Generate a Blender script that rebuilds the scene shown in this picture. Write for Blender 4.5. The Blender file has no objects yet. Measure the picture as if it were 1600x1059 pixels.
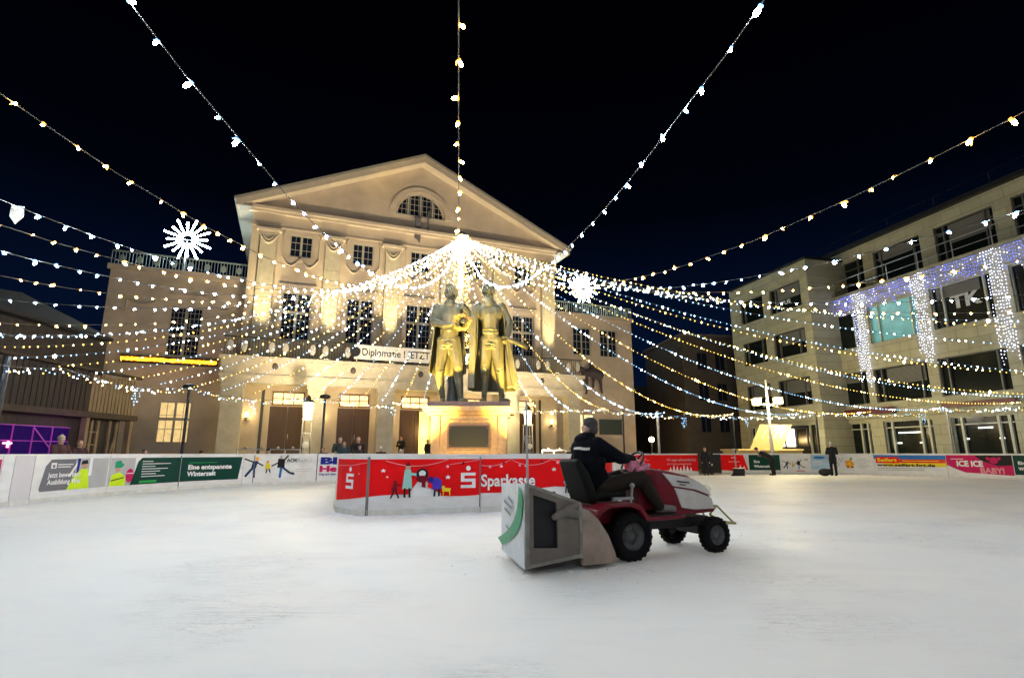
import bpy, bmesh, math, random
from mathutils import Vector, Matrix, Euler
R = math.radians
rnd = random.Random(11)
SC = bpy.context.scene
COL = SC.collection

# ------------------------------------------------------------ materials
def mat(name, col, rough=.6, metal=0., emis=None, es=0., var=0., vs=4., bump=0., bs=20., stretch=None, spec=None, sample=True, detail=5., trans=0.):
    m = bpy.data.materials.new(name); m.use_nodes = True
    nt = m.node_tree; N = nt.nodes; K = nt.links
    b = N['Principled BSDF']
    c = (col[0], col[1], col[2], 1.)
    b.inputs['Base Color'].default_value = c
    b.inputs['Roughness'].default_value = rough
    b.inputs['Metallic'].default_value = metal
    if spec is not None: b.inputs['Specular IOR Level'].default_value = spec
    if trans: b.inputs['Transmission Weight'].default_value = trans
    if emis:
        b.inputs['Emission Color'].default_value = (emis[0], emis[1], emis[2], 1.)
        b.inputs['Emission Strength'].default_value = es
    if not sample: m.cycles.emission_sampling = 'NONE'
    if var or bump:
        tc = N.new('ShaderNodeTexCoord'); mp = N.new('ShaderNodeMapping')
        K.new(tc.outputs['Object'], mp.inputs['Vector'])
        if stretch: mp.inputs['Scale'].default_value = stretch
    if var:
        t = N.new('ShaderNodeTexNoise'); t.inputs['Scale'].default_value = vs; t.inputs['Detail'].default_value = detail
        t.inputs['Roughness'].default_value = .6
        K.new(mp.outputs[0], t.inputs['Vector'])
        r = N.new('ShaderNodeMix'); r.data_type = 'RGBA'
        mr = N.new('ShaderNodeMapRange'); mr.inputs[1].default_value = .3; mr.inputs[2].default_value = .7
        K.new(t.outputs['Fac'], mr.inputs[0]); K.new(mr.outputs[0], r.inputs['Factor'])
        r.inputs['A'].default_value = tuple(max(0, v*(1-var)) for v in c[:3]) + (1,)
        r.inputs['B'].default_value = tuple(min(1, v*(1+var)) for v in c[:3]) + (1,)
        K.new(r.outputs['Result'], b.inputs['Base Color'])
    if bump:
        t2 = N.new('ShaderNodeTexNoise'); t2.inputs['Scale'].default_value = bs; t2.inputs['Detail'].default_value = 4.
        K.new(mp.outputs[0], t2.inputs['Vector'])
        bp = N.new('ShaderNodeBump'); bp.inputs['Strength'].default_value = bump; bp.inputs['Distance'].default_value = .02
        K.new(t2.outputs['Fac'], bp.inputs['Height']); K.new(bp.outputs[0], b.inputs['Normal'])
    return m

def flat(name, col, rough=.45): return mat(name, col, rough, spec=.3)

# ------------------------------------------------------------ mesh builder
class MB:
    def __init__(s): s.v = []; s.f = []; s.m = []; s.cur = 0
    def add(s, vs, fs):
        o = len(s.v); s.v += [tuple(p) for p in vs]
        for f in fs: s.f.append(tuple(i+o for i in f)); s.m.append(s.cur)
        return s
    def box(s, x0, x1, y0, y1, z0, z1):
        return s.add([(x0,y0,z0),(x1,y0,z0),(x1,y1,z0),(x0,y1,z0),(x0,y0,z1),(x1,y0,z1),(x1,y1,z1),(x0,y1,z1)],
                     [(0,3,2,1),(4,5,6,7),(0,1,5,4),(1,2,6,5),(2,3,7,6),(3,0,4,7)])
    def obox(s, c, d, rot=(0,0,0)):
        M = Euler(rot).to_matrix(); c = Vector(c); vs = []
        for k in (-1, 1):
            for (i, j) in ((-1,-1),(1,-1),(1,1),(-1,1)):
                vs.append(c + M @ Vector((i*d[0]/2, j*d[1]/2, k*d[2]/2)))
        return s.add(vs, [(0,3,2,1),(4,5,6,7),(0,1,5,4),(1,2,6,5),(2,3,7,6),(3,0,4,7)])
    def bar(s, a, b, w, h=None):
        h = h or w; a = Vector(a); b = Vector(b); d = (b-a).normalized()
        u = d.cross(Vector((0,0,1)))
        if u.length < 1e-3: u = Vector((1,0,0))
        u.normalize(); v = u.cross(d)
        vs = [p + u*i*w/2 + v*j*h/2 for p in (a, b) for (i, j) in ((-1,-1),(1,-1),(1,1),(-1,1))]
        return s.add(vs, [(0,3,2,1),(4,5,6,7),(0,1,5,4),(1,2,6,5),(2,3,7,6),(3,0,4,7)])
    def tube(s, pts, r, n=8, caps=True):
        pts = [Vector(p) for p in pts]; rs = r if isinstance(r, (list, tuple)) else [r]*len(pts)
        o = len(s.v); ref = None
        for i, p in enumerate(pts):
            d = (pts[min(i+1, len(pts)-1)] - pts[max(i-1, 0)])
            d = d.normalized() if d.length > 1e-9 else Vector((0,0,1))
            if ref is None:
                ref = d.cross(Vector((0,0,1)))
                if ref.length < .05: ref = d.cross(Vector((1,0,0)))
            u = (ref - d*ref.dot(d)).normalized(); ref = u; w = d.cross(u)
            for k in range(n):
                a = 2*math.pi*k/n; s.v.append(tuple(p + (u*math.cos(a) + w*math.sin(a))*rs[i]))
        for i in range(len(pts)-1):
            for k in range(n):
                a = o+i*n+k; b = o+i*n+(k+1) % n
                s.f.append((a, b, b+n, a+n)); s.m.append(s.cur)
        if caps:
            s.f.append(tuple(o+k for k in range(n))[::-1]); s.m.append(s.cur)
            e = o+(len(pts)-1)*n
            s.f.append(tuple(e+k for k in range(n))); s.m.append(s.cur)
        return s
    def plate(s, poly, a, b, axis='y'):
        n = len(poly)
        def P(p, t): return (p[0], t, p[1]) if axis == 'y' else ((t, p[0], p[1]) if axis == 'x' else (p[0], p[1], t))
        vs = [P(p, a) for p in poly] + [P(p, b) for p in poly]
        return s.add(vs, [tuple(range(n)), tuple(range(2*n-1, n-1, -1))] + [(i, i+n, (i+1) % n+n, (i+1) % n) for i in range(n)])
    def lathe(s, prof, c=(0,0,0), n=16, sx=1, sy=1):
        o = len(s.v)
        for (r, z) in prof:
            for k in range(n):
                a = 2*math.pi*k/n; s.v.append((c[0]+r*math.cos(a)*sx, c[1]+r*math.sin(a)*sy, c[2]+z))
        for i in range(len(prof)-1):
            for k in range(n):
                a = o+i*n+k; b = o+i*n+(k+1) % n
                s.f.append((a, b, b+n, a+n)); s.m.append(s.cur)
        s.f.append(tuple(o+k for k in range(n))[::-1]); s.m.append(s.cur)
        e = o+(len(prof)-1)*n; s.f.append(tuple(e+k for k in range(n))); s.m.append(s.cur)
        return s
    def ball(s, c, r, n=8, m=5, rot=None):
        if not isinstance(r, (list, tuple)): r = (r, r, r)
        M = rot or Matrix.Identity(3); c = Vector(c); o = len(s.v)
        s.v.append(tuple(c + M @ Vector((0,0,r[2]))))
        for i in range(1, m):
            t = math.pi*i/m
            for k in range(n):
                a = 2*math.pi*k/n
                s.v.append(tuple(c + M @ Vector((r[0]*math.sin(t)*math.cos(a), r[1]*math.sin(t)*math.sin(a), r[2]*math.cos(t)))))
        s.v.append(tuple(c + M @ Vector((0,0,-r[2])))); e = len(s.v)-1
        for k in range(n):
            s.f.append((o, o+1+k, o+1+(k+1) % n)); s.m.append(s.cur)
            b = o+1+(m-2)*n; s.f.append((e, b+(k+1) % n, b+k)); s.m.append(s.cur)
            for i in range(m-2):
                a = o+1+i*n+k; c2 = o+1+i*n+(k+1) % n
                s.f.append((a, a+n, c2+n, c2)); s.m.append(s.cur)
        return s
    def build(s, name, mats, parent=None, smooth=False, bevel=0, loc=None, rz=None, fixn=True):
        me = bpy.data.meshes.new(name); me.from_pydata(s.v, [], s.f)
        if not isinstance(mats, (list, tuple)): mats = [mats]
        for m in mats: me.materials.append(m)
        for p, i in zip(me.polygons, s.m): p.material_index = i; p.use_smooth = smooth
        if fixn:
            bm = bmesh.new(); bm.from_mesh(me); bmesh.ops.recalc_face_normals(bm, faces=bm.faces); bm.to_mesh(me); bm.free()
        o = bpy.data.objects.new(name, me); COL.objects.link(o)
        if parent: o.parent = parent
        if loc: o.location = loc
        if rz is not None: o.rotation_euler = (0, 0, rz)
        if bevel:
            b = o.modifiers.new('bevel', 'BEVEL'); b.width = bevel; b.segments = 2; b.limit_method = 'ANGLE'; b.angle_limit = R(40)
        return o

def tag(o, label=None, cat=None, group=None, kind=None):
    if label: o['label'] = label
    if cat: o['category'] = cat
    if group: o['group'] = group
    if kind: o['kind'] = kind
    return o
def empty(name, loc=(0,0,0), rz=0., label=None, cat=None, group=None):
    o = bpy.data.objects.new(name, None); COL.objects.link(o); o.location = loc; o.rotation_euler = (0,0,rz); o.empty_display_size = .2
    return tag(o, label, cat, group)
def lamp(name, kind, loc, energy, col, size=.1, aim=None, angle=60, blend=.5):
    l = bpy.data.lights.new(name, kind); l.energy = energy; l.color = col
    if kind == 'AREA': l.size = size
    else: l.shadow_soft_size = size
    if kind == 'SPOT': l.spot_size = R(angle); l.spot_blend = blend
    o = bpy.data.objects.new(name, l); COL.objects.link(o); o.location = loc
    if aim: o.rotation_euler = (Vector(aim)-Vector(loc)).to_track_quat('-Z', 'Y').to_euler()
    return o

# fuse overlapping tapered limbs into one continuous surface
def fuse(name, chains, balls, voxel, m, parent=None, smooth=3, obj=True, boxes=None):
    mb = MB()
    for ch in chains:
        for i in range(len(ch)):
            p = Vector(ch[i][:3]); mb.ball(p, ch[i][3], 10, 6)
            if i < len(ch)-1:
                q = Vector(ch[i+1][:3])
                if (q-p).length > 1e-4: mb.tube([p, q], [ch[i][3], ch[i+1][3]], 10)
    for b in balls:
        rot = b[2] if len(b) > 2 else None
        mb.ball(b[0], b[1], 12, 8, rot)
    o = mb.build(name, m, None)
    r = o.modifiers.new('r', 'REMESH'); r.mode = 'VOXEL'; r.voxel_size = voxel; r.use_smooth_shade = True
    if smooth:
        s = o.modifiers.new('s', 'SMOOTH'); s.factor = .5; s.iterations = smooth
    dg = bpy.context.evaluated_depsgraph_get()
    me = bpy.data.meshes.new_from_object(o.evaluated_get(dg))
    me.name = name
    me.materials.clear(); me.materials.append(m)
    for p in me.polygons: p.use_smooth = True
    o.modifiers.clear(); old = o.data; o.data = me; bpy.data.meshes.remove(old)
    if parent: o.parent = parent
    return o

def text_mesh(s, size, bold=0., shear=0., sx=1.):
    c = bpy.data.curves.new('t', 'FONT'); c.body = s; c.size = size; c.offset = bold; c.shear = shear; c.resolution_u = 4
    o = bpy.data.objects.new('t', c); COL.objects.link(o)
    dg = bpy.context.evaluated_depsgraph_get(); dg.update()
    me = bpy.data.meshes.new_from_object(o.evaluated_get(dg))
    vs = [(v.co.x*sx, v.co.y) for v in me.vertices]; fs = [tuple(p.vertices) for p in me.polygons]
    bpy.data.objects.remove(o); bpy.data.curves.remove(c); bpy.data.meshes.remove(me)
    return vs, fs

def catmull(pts, n=24, closed=True):
    out = []; N = len(pts)
    for i in range(N if closed else N-1):
        P = [Vector(pts[(i+k) % N] if closed else pts[min(max(i+k, 0), N-1)]) for k in (-1, 0, 1, 2)]
        for j in range(n):
            t = j/n
            out.append(.5*((2*P[1]) + (P[2]-P[0])*t + (2*P[0]-5*P[1]+4*P[2]-P[3])*t*t + (3*P[1]-P[0]-3*P[2]+P[3])*t**3))
    if not closed: out.append(Vector(pts[-1]))
    return out
class Path:
    def __init__(s, pts):
        s.p = [Vector((p[0], p[1])) for p in pts]; s.l = [0]
        for a, b in zip(s.p, s.p[1:]): s.l.append(s.l[-1] + (b-a).length)
        s.total = s.l[-1]
    def at(s, L):
        import bisect
        L = min(max(L, 0), s.total-1e-6); i = min(max(bisect.bisect_right(s.l, L)-1, 0), len(s.p)-2)
        a, b = s.p[i], s.p[i+1]; t = (L-s.l[i])/max(1e-9, s.l[i+1]-s.l[i])
        # smoothed tangent
        d = (s.p[min(i+2, len(s.p)-1)] - s.p[max(i-1, 0)]).normalized()
        return a + (b-a)*t, d
    def map(s, L, z, off):      # off > 0 : towards the viewer of the boards
        p, d = s.at(L)
        return (p.x + d.y*off, p.y - d.x*off, z)

# ------------------------------------------------------------ world, camera
w = bpy.data.worlds.new('World'); SC.world = w; w.use_nodes = True
nt = w.node_tree; bg = nt.nodes['Background']
tc = nt.nodes.new('ShaderNodeTexCoord'); sp = nt.nodes.new('ShaderNodeSeparateXYZ'); cr = nt.nodes.new('ShaderNodeValToRGB')
nt.links.new(tc.outputs['Generated'], sp.inputs[0]); nt.links.new(sp.outputs['Z'], cr.inputs[0]); nt.links.new(cr.outputs[0], bg.inputs[0])
e = cr.color_ramp.elements; e[0].position = 0.; e[0].color = (.0004, .0017, .0066, 1); e[1].position = .62; e[1].color = (.0001, .0001, .0004, 1)
x = e.new(.22); x.color = (.0004, .0016, .0062, 1); x = e.new(.40); x.color = (.0001, .0003, .0011, 1)
bg.inputs[1].default_value = 1.
cam = bpy.data.cameras.new('camera'); cam.lens = 36*850/1600; cam.sensor_width = 36; cam.clip_end = 1000; cam.clip_start = .05
co = bpy.data.objects.new('camera', cam); COL.objects.link(co); co.location = (0, 0, 1.2); co.rotation_euler = (R(90)+math.atan(178/850), 0, 0)
SC.camera = co
SC.view_settings.view_transform = 'Standard'; SC.view_settings.look = 'None'; SC.view_settings.exposure = 1.55; SC.view_settings.gamma = 1
SC.cycles.use_denoising = True
try: SC.cycles.denoiser = 'OPENIMAGEDENOISE'
except Exception: pass
SC.cycles.use_light_tree = True; SC.cycles.max_bounces = 5; SC.cycles.diffuse_bounces = 2; SC.cycles.glossy_bounces = 3
SC.cycles.sample_clamp_indirect = 4.; SC.cycles.caustics_reflective = False; SC.cycles.caustics_refractive = False
SC.render.resolution_x = 1024; SC.render.resolution_y = 677

# ------------------------------------------------------------ shared materials
M_white = mat('white_board', (.72, .72, .70), .45, spec=.3, var=.09, vs=2.2, detail=9., stretch=(1,1,3)); M_black = flat('black', (.012, .012, .014)); M_dark = mat('dark_iron', (.02, .021, .024), .5, .4)
M_steel = mat('steel', (.45, .45, .45), .35, .8, var=.2, vs=8); M_alu = mat('grey_pole', (.38, .38, .37), .4, .5)
M_skin = mat('skin', (.50, .30, .22), .55, var=.08, vs=9)
M_cable = mat('pale_cable', (.13, .125, .11), .7, spec=.05)
M_cold = mat('cold_led', (.8, .9, 1), .4, emis=(.62, .80, 1.), es=230)
M_warm = mat('warm_led', (1, .8, .4), .4, emis=(1., .55, .14), es=60)
M_coldc = mat('cold_cap', (.5, .7, 1), .4, emis=(.10, .38, 1.), es=2.4, sample=False)
M_warmc = mat('warm_cap', (1, .6, .2), .4, emis=(1., .34, .02), es=2.4, sample=False)
M_coldf = mat('cold_led_small', (.8, .9, 1), .4, emis=(.64, .82, 1.), es=95)
M_coldt = mat('cold_led_tinted', (.6, .8, 1), .4, emis=(.28, .62, 1.), es=1.5, sample=False)
M_warmt = mat('warm_led_golden', (1, .8, .3), .4, emis=(1., .56, .075), es=2.0, sample=False)
M_warmf = mat('warm_led_small', (1, .8, .4), .4, emis=(1., .56, .14), es=62)
# ============================================================ ground and ice
mg = MB()
mg.add([(-300,-100,-.07),(300,-100,-.07),(300,500,-.07),(-300,500,-.07)], [(0,1,2,3)])
M_pave = mat('paving', (.10, .095, .085), .75, var=.35, vs=1.2, bump=.5, bs=7)
tag(mg.build('ground', M_pave), kind='structure')
RINK = catmull([(-11.4,9),(-11.5,12.7),(-11.6,15),(-11.3,17.4),(-10.8,19.2),(-9.6,21.0),(-7.7,22.6),(-5,24.0),(0,26.3),(5,28.6),(10.3,31.0),(14,31.8),(17.8,31.1),(21.1,28.6),(22.6,24.7),(22.9,18),(21,8),(16,0),(8,-2.6),(0,-2.8),(-7,-2),(-10.6,3)], 40)
RP = Path(RINK + [RINK[0]])
mi = bpy.data.meshes.new('ice')
bm = bmesh.new()
top = [bm.verts.new((p.x, p.y, 0.)) for p in RINK[::4]]
bm.faces.new(top); bmesh.ops.triangulate(bm, faces=bm.faces)
lo = [bm.verts.new((p.x, p.y, -.069)) for p in RINK[::4]]
for i in range(len(top)):
    j = (i+1) % len(top); bm.faces.new((top[i], lo[i], lo[j], top[j]))
bmesh.ops.recalc_face_normals(bm, faces=bm.faces); bm.to_mesh(mi); bm.free()
M_ice = bpy.data.materials.new('ice'); M_ice.use_nodes = True
nt = M_ice.node_tree; N = nt.nodes; K = nt.links; b = N['Principled BSDF']
tc = N.new('ShaderNodeTexCoord')
def noise(scale, detail, rough=.55, mp=None, dist=0.):
    t = N.new('ShaderNodeTexNoise'); t.inputs['Scale'].default_value = scale; t.inputs['Detail'].default_value = detail; t.inputs['Roughness'].default_value = rough
    t.inputs['Distortion'].default_value = dist
    K.new((mp.outputs[0] if mp else tc.outputs['Object']), t.inputs['Vector']); return t
def rng(src, a, bb, c=0., d=1.):
    r = N.new('ShaderNodeMapRange'); r.inputs[1].default_value = a; r.inputs[2].default_value = bb; r.inputs[3].default_value = c; r.inputs[4].default_value = d
    K.new(src, r.inputs[0]); return r
def mixc(f, A, B):
    m = N.new('ShaderNodeMix'); m.data_type = 'RGBA'
    if hasattr(f, 'outputs'): K.new(f.outputs[0], m.inputs['Factor'])
    else: m.inputs['Factor'].default_value = f
    for k, v in (('A', A), ('B', B)):
        if isinstance(v, tuple): m.inputs[k].default_value = v + (1,)
        else: K.new(v, m.inputs[k])
    return m.outputs['Result']
n1 = noise(.16, 4, .6, dist=.6); n2 = noise(1.1, 8, .65)
mpa = N.new('ShaderNodeMapping'); mpa.inputs['Rotation'].default_value = (0, 0, R(18)); mpa.inputs['Scale'].default_value = (.5, 1.3, 1)
K.new(tc.outputs['Object'], mpa.inputs['Vector'])
n3 = noise(1.6, 7, .7, mpa, .8)
c1 = mixc(rng(n1.outputs['Fac'], .38, .64), (.84, .85, .79), (.94, .91, .81))
c2 = mixc(rng(n3.outputs['Fac'], .50, .72, 0, .30), c1, (.70, .70, .68))
c3 = mixc(rng(n2.outputs['Fac'], .58, .75, 0, .55), c2, (.92, .93, .92))
# skate scratches : thin stretched cell borders in two directions
scr = []
for k, (rot, sc_) in enumerate(((25, (.5, 6, 1)), (-38, (.6, 7, 1)), (80, (.8, 5, 1)))):
    mp_ = N.new('ShaderNodeMapping'); mp_.inputs['Rotation'].default_value = (0, 0, R(rot)); mp_.inputs['Scale'].default_value = sc_
    K.new(tc.outputs['Object'], mp_.inputs['Vector'])
    dn = noise(1.3+k, 3, .5, mp_, 1.5)
    ab = N.new('ShaderNodeMath'); ab.operation = 'SUBTRACT'; ab.inputs[1].default_value = .5; K.new(dn.outputs['Fac'], ab.inputs[0])
    aa = N.new('ShaderNodeMath'); aa.operation = 'ABSOLUTE'; K.new(ab.outputs[0], aa.inputs[0])
    scr.append(rng(aa.outputs[0], 0., .011, 1., 0.))
patch = noise(.55, 3)
pm = rng(patch.outputs['Fac'], .5, .62)
mx = N.new('ShaderNodeMath'); mx.operation = 'MAXIMUM'; K.new(scr[0].outputs[0], mx.inputs[0]); K.new(scr[1].outputs[0], mx.inputs[1])
mx2 = N.new('ShaderNodeMath'); mx2.operation = 'MAXIMUM'; K.new(mx.outputs[0], mx2.inputs[0]); K.new(scr[2].outputs[0], mx2.inputs[1])
ml = N.new('ShaderNodeMath'); ml.operation = 'MULTIPLY'; K.new(mx2.outputs[0], ml.inputs[0]); K.new(pm.outputs[0], ml.inputs[1])
sf = rng(ml.outputs[0], 0, 1, 0, .6)
sxy = N.new('ShaderNodeSeparateXYZ'); K.new(tc.outputs['Object'], sxy.inputs[0])
dt = N.new('ShaderNodeVectorMath'); dt.operation = 'DOT_PRODUCT'; dt.inputs[1].default_value = (-.458, .889, 0); K.new(tc.outputs['Object'], dt.inputs[0])
wob = N.new('ShaderNodeMath'); wob.operation = 'ADD'; K.new(dt.outputs['Value'], wob.inputs[0]); wn = rng(noise(.9, 4).outputs['Fac'], 0, 1, -.5, .5); K.new(wn.outputs[0], wob.inputs[1])
swept = rng(wob.outputs[0], 5.55, 5.75, 0, 1)
gx = rng(sxy.outputs['X'], 1.5, 3.5, 0, 1)
gm = N.new('ShaderNodeMath'); gm.operation = 'MULTIPLY'; K.new(swept.outputs[0], gm.inputs[0]); K.new(gx.outputs[0], gm.inputs[1])
inv = rng(gm.outputs[0], 0, 1, .16, 0)
c3b = mixc(inv, c3, (.60, .60, .57))
spk = noise(38, 2, .5); spm = N.new('ShaderNodeMath'); spm.operation = 'MULTIPLY'; K.new(rng(spk.outputs['Fac'], .70, .74).outputs[0], spm.inputs[0]); K.new(rng(patch.outputs['Fac'], .48, .6).outputs[0], spm.inputs[1])
c3c = mixc(spm, c3b, (.97, .97, .97))
c4 = mixc(sf, c3c, (.40, .42, .42))
K.new(c4, b.inputs['Base Color'])
b.inputs['Specular IOR Level'].default_value = .16
rr = rng(n2.outputs['Fac'], .3, .7, .45, .68); K.new(rr.outputs[0], b.inputs['Roughness'])
hb = N.new('ShaderNodeMath'); hb.operation = 'SUBTRACT'; K.new(n2.outputs['Fac'], hb.inputs[0]); K.new(ml.outputs[0], hb.inputs[1])
bp = N.new('ShaderNodeBump'); bp.inputs['Strength'].default_value = .35; bp.inputs['Distance'].default_value = .012
K.new(hb.outputs[0], bp.inputs['Height']); K.new(bp.outputs[0], b.inputs['Normal'])
oi = bpy.data.objects.new('ice', mi); mi.materials.append(M_ice); COL.objects.link(oi); tag(oi, kind='structure')

# ============================================================ theatre
M_plast = mat('plaster_cream', (.55, .45, .335), .85, var=.16, vs=.7, bump=.25, bs=22, detail=11.)
M_plast2 = mat('plaster_trim', (.56, .47, .36), .8, var=.08, vs=2.)
M_stone = mat('stone_cream', (.52, .46, .34), .8, var=.12, vs=2.5, bump=.2, bs=18)
M_frame = mat('window_frame_white', (.42, .39, .32), .5)
M_glassd = mat('dark_glass', (.010, .016, .034), .12, spec=.4)
M_litwarm = mat('lit_pane', (.8, .6, .3), .4, emis=(1., .62, .24), es=.62, var=.3, vs=3)
M_litdoor = mat('lit_doorway', (.9, .7, .2), .5, emis=(1., .74, .14), es=.75)
M_wood = mat('brown_door', (.075,.034,.015), .55, var=.2, vs=6, stretch=(1,1,.15))
M_roof = mat('roof_grey', (.12, .11, .10), .7)
M_iron = mat('wrought_iron', (.05, .055, .05), .5, .3)
TH = empty('theatre', (-15.31, 32., 0), math.atan2(math.cos(R(67.92)), math.sin(R(67.92))), 'large cream theatre with gabled pediment and pillared portico beyond the ice rink', 'theatre')
def wall_holes(mb, x0, x1, z0, z1, holes, yf, dep, total, sgn=1):
    """front skin with real openings, solid block behind it; sgn=+1: building lies towards +y"""
    xs = sorted(set([x0, x1] + [h[0] for h in holes] + [h[1] for h in holes])); zs = sorted(set([z0, z1] + [h[2] for h in holes] + [h[3] for h in holes]))
    xs = [x for x in xs if x0 <= x <= x1]; zs = [z for z in zs if z0 <= z <= z1]
    for i in range(len(xs)-1):
        for j in range(len(zs)-1):
            cx = (xs[i]+xs[i+1])/2; cz = (zs[j]+zs[j+1])/2
            if any(h[0] < cx < h[1] and h[2] < cz < h[3] for h in holes): continue
            mb.add([(xs[i],yf,zs[j]),(xs[i+1],yf,zs[j]),(xs[i+1],yf,zs[j+1]),(xs[i],yf,zs[j+1])], [(0,1,2,3)])
    yd = yf+dep*sgn
    for h in holes:
        a, b_, c, d = h[:4]
        for q in (((a,c),(b_,c)),((b_,c),(b_,d)),((b_,d),(a,d)),((a,d),(a,c))):
            (p0, q0), (p1, q1) = q
            mb.add([(p0,yf,q0),(p1,yf,q1),(p1,yd,q1),(p0,yd,q0)], [(0,1,2,3)])
    for (p, q) in (((x0,z0),(x1,z0)),((x1,z0),(x1,z1)),((x1,z1),(x0,z1)),((x0,z1),(x0,z0))):
        mb.add([(p[0],yf,p[1]),(q[0],yf,q[1]),(q[0],yd,q[1]),(p[0],yd,p[1])], [(0,1,2,3)])
    y2 = yf+total*sgn
    mb.box(x0, x1, min(yd, y2), max(yd, y2), z0, z1)
def window(par, x0, x1, z0, z1, y, cols, rows, pane, fm=None, mid=.09, th=.03, cross=None, out=-1, name='window'):
    """y: plane of the glass, out: direction of the street"""
    fm = fm or M_frame; f = MB(); a, b_ = sorted((y, y+.07*out)); w_ = .07
    f.box(x0, x0+w_, a, b_, z0, z1); f.box(x1-w_, x1, a, b_, z0, z1); f.box(x0+w_, x1-w_, a, b_, z0, z0+w_); f.box(x0+w_, x1-w_, a, b_, z1-w_, z1)
    xm = (x0+x1)/2; a2, b2 = sorted((y, y+.05*out))
    zi0, zi1 = z0+w_, z1-w_
    if mid: f.box(xm-mid/2, xm+mid/2, a2, b_ if out > 0 else b2, zi0, zi1)
    for i in range(1, cols):
        xx = x0 + (x1-x0)*i/cols
        if mid and abs(xx-xm) < .05: continue
        f.box(xx-th/2, xx+th/2, *sorted((y, y+.03*out)), zi0, zi1)
    for j in range(1, rows):
        zz = z0 + (z1-z0)*j/rows
        f.box(x0+w_, x1-w_, *sorted((y, y+.034*out)), zz-th/2, zz+th/2)
    if cross: f.box(x0+w_, x1-w_, *sorted((y, y+.062*out)), cross-.08, cross+.08)
    o = f.build(name, fm, par)
    p = MB(); yy = y-.012*out
    p.box(x0+.02, x1-.02, *sorted((yy, yy+.008*out)), z0+.02, z1-.02)
    p.build('pane', pane, o)
    return o
BAY = [2.02, 5.86, 9.70, 13.54, 17.38]; PIL = [.1, 3.94, 7.78, 11.62, 15.46, 19.3]
holes = [(c-.85, c+.85, 8.0, 11.0) for c in BAY] + [(c-.68, c+.68, 13.35, 14.8) for c in BAY] + [(c-.98, c+.98, .9, 4.85) for c in BAY]
mb = MB(); wall_holes(mb, -.9, 20., 0, 16.2, holes, 0, .22, 17)
mb.build('wall', M_plast, TH)
# gable with the lunette opening
mb = MB(); lc, lz, lr = 9.6, 17.42, 1.72
arc = [(lc+lr*math.cos(a), lz+lr*math.sin(a)) for a in [math.pi*i/20 for i in range(21)]]
outer = [(20., 16.2), (20., 16.75), (9.6, 21.45), (-.9, 16.75), (-.9, 16.2)]
poly = [(-.9,16.2),(9.6,16.2),(9.6,lz)]
left = [(-.9,16.203),(lc,16.203),(lc,lz)] + [(lc-lr, lz)] + [p for p in arc[::-1][1:11]] + [(lc, 21.5), (-.9, 16.85)]
right = [(lc,16.203),(20.,16.203),(20.,16.85),(lc,21.5)] + [p for p in arc[::-1][10:]] + [(lc, lz)]
mb.plate(left, 0.0, .25); mb.plate(right, 0.0, .25)
mb.plate([(-.9,16.203),(20.,16.203),(20.,16.85),(lc,21.5),(-.9,16.85)], .252, 17)
mb.build('gable', M_plast, TH)
f = MB()
for i in range(20):
    a0, a1 = math.pi*i/20, math.pi*(i+1)/20
    for r0, r1, ya, yb in ((lr-.02, lr-.12, .04, .14), (lr+.05, lr+.42, -.10, .0)):
        q = [(lc+r*math.cos(a), lz+r*math.sin(a)) for r, a in ((r0,a0),(r0,a1),(r1,a1),(r1,a0))]
        f.plate(q, ya, yb)
f.build('arch_moulding', M_plast2, TH)
f = MB()
for xx in (-.86, 0, .86):
    h = math.sqrt(max(0, (lr-.05)**2 - xx*xx)); f.box(lc+xx-.06, lc+xx+.06, .03, .15, lz, lz+h)
for k in range(-11, 12):
    xx = k*.145
    if min(abs(xx-q) for q in (-.86, 0, .86)) > .07 and k % 2: 
        h = math.sqrt(max(0, (lr-.06)**2 - xx*xx)); f.box(lc+xx-.014, lc+xx+.014, .07, .11, lz, lz+h)
for zz in (.42, .84, 1.26):
    h = math.sqrt((lr-.08)**2-zz*zz); f.box(lc-h, lc+h, .075, .105, lz+zz-.014, lz+zz+.014)
f.box(lc-lr, lc+lr, -.04, .16, lz-.1, lz+.0)
o = f.build('window', M_frame, TH); p = MB(); p.plate(arc, .16, .17); p.build('pane', M_glassd, o)
# cornices and roof
f = MB()
f.box(-1.15, 20.25, -.28, -.003, 15.95, 16.12); f.box(-1.35, 20.45, -.42, -.003, 16.123, 16.32)
f.box(-1.0, 20.1, -.06, -.003, 15.1, 15.2)
for sx, xe, x2 in ((1, -1.85, 9.6), (-1, 20.98, 9.6)):
    n_ = 1
    f.plate([(xe, 16.30), (9.6, 21.62), (9.6, 21.20), (xe+.05*sx, 15.95)] if sx > 0 else [(9.6, 21.62), (xe, 16.30), (xe+.05*sx, 15.95), (9.6, 21.20)], -.75, -.003)
f.build('cornice', M_plast2, TH)
f = MB()
f.plate([(-1.95, 16.28), (9.6, 21.635), (9.6, 21.80), (-2.0, 16.42)], -.85, 17.3)
f.plate([(9.6, 21.635), (21.05, 16.28), (21.1, 16.42), (9.6, 21.80)], -.85, 17.3)
f.box(-1.85, -.92, -.7, 17, 16.0, 16.12); f.box(20.02, 20.98, -.7, 17, 16.0, 16.12)
f.build('roof', mat('roof_edge', (.30,.28,.24), .7), TH)
def swag(f, x, z, w_, d, y=-.08, r=.075):
    f.tube([(x-w_/2+w_*t/10, y, z - d*math.sin(math.pi*t/10)) for t in range(11)], [r*(.6+.5*math.sin(math.pi*t/10)) for t in range(11)], 6)
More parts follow.
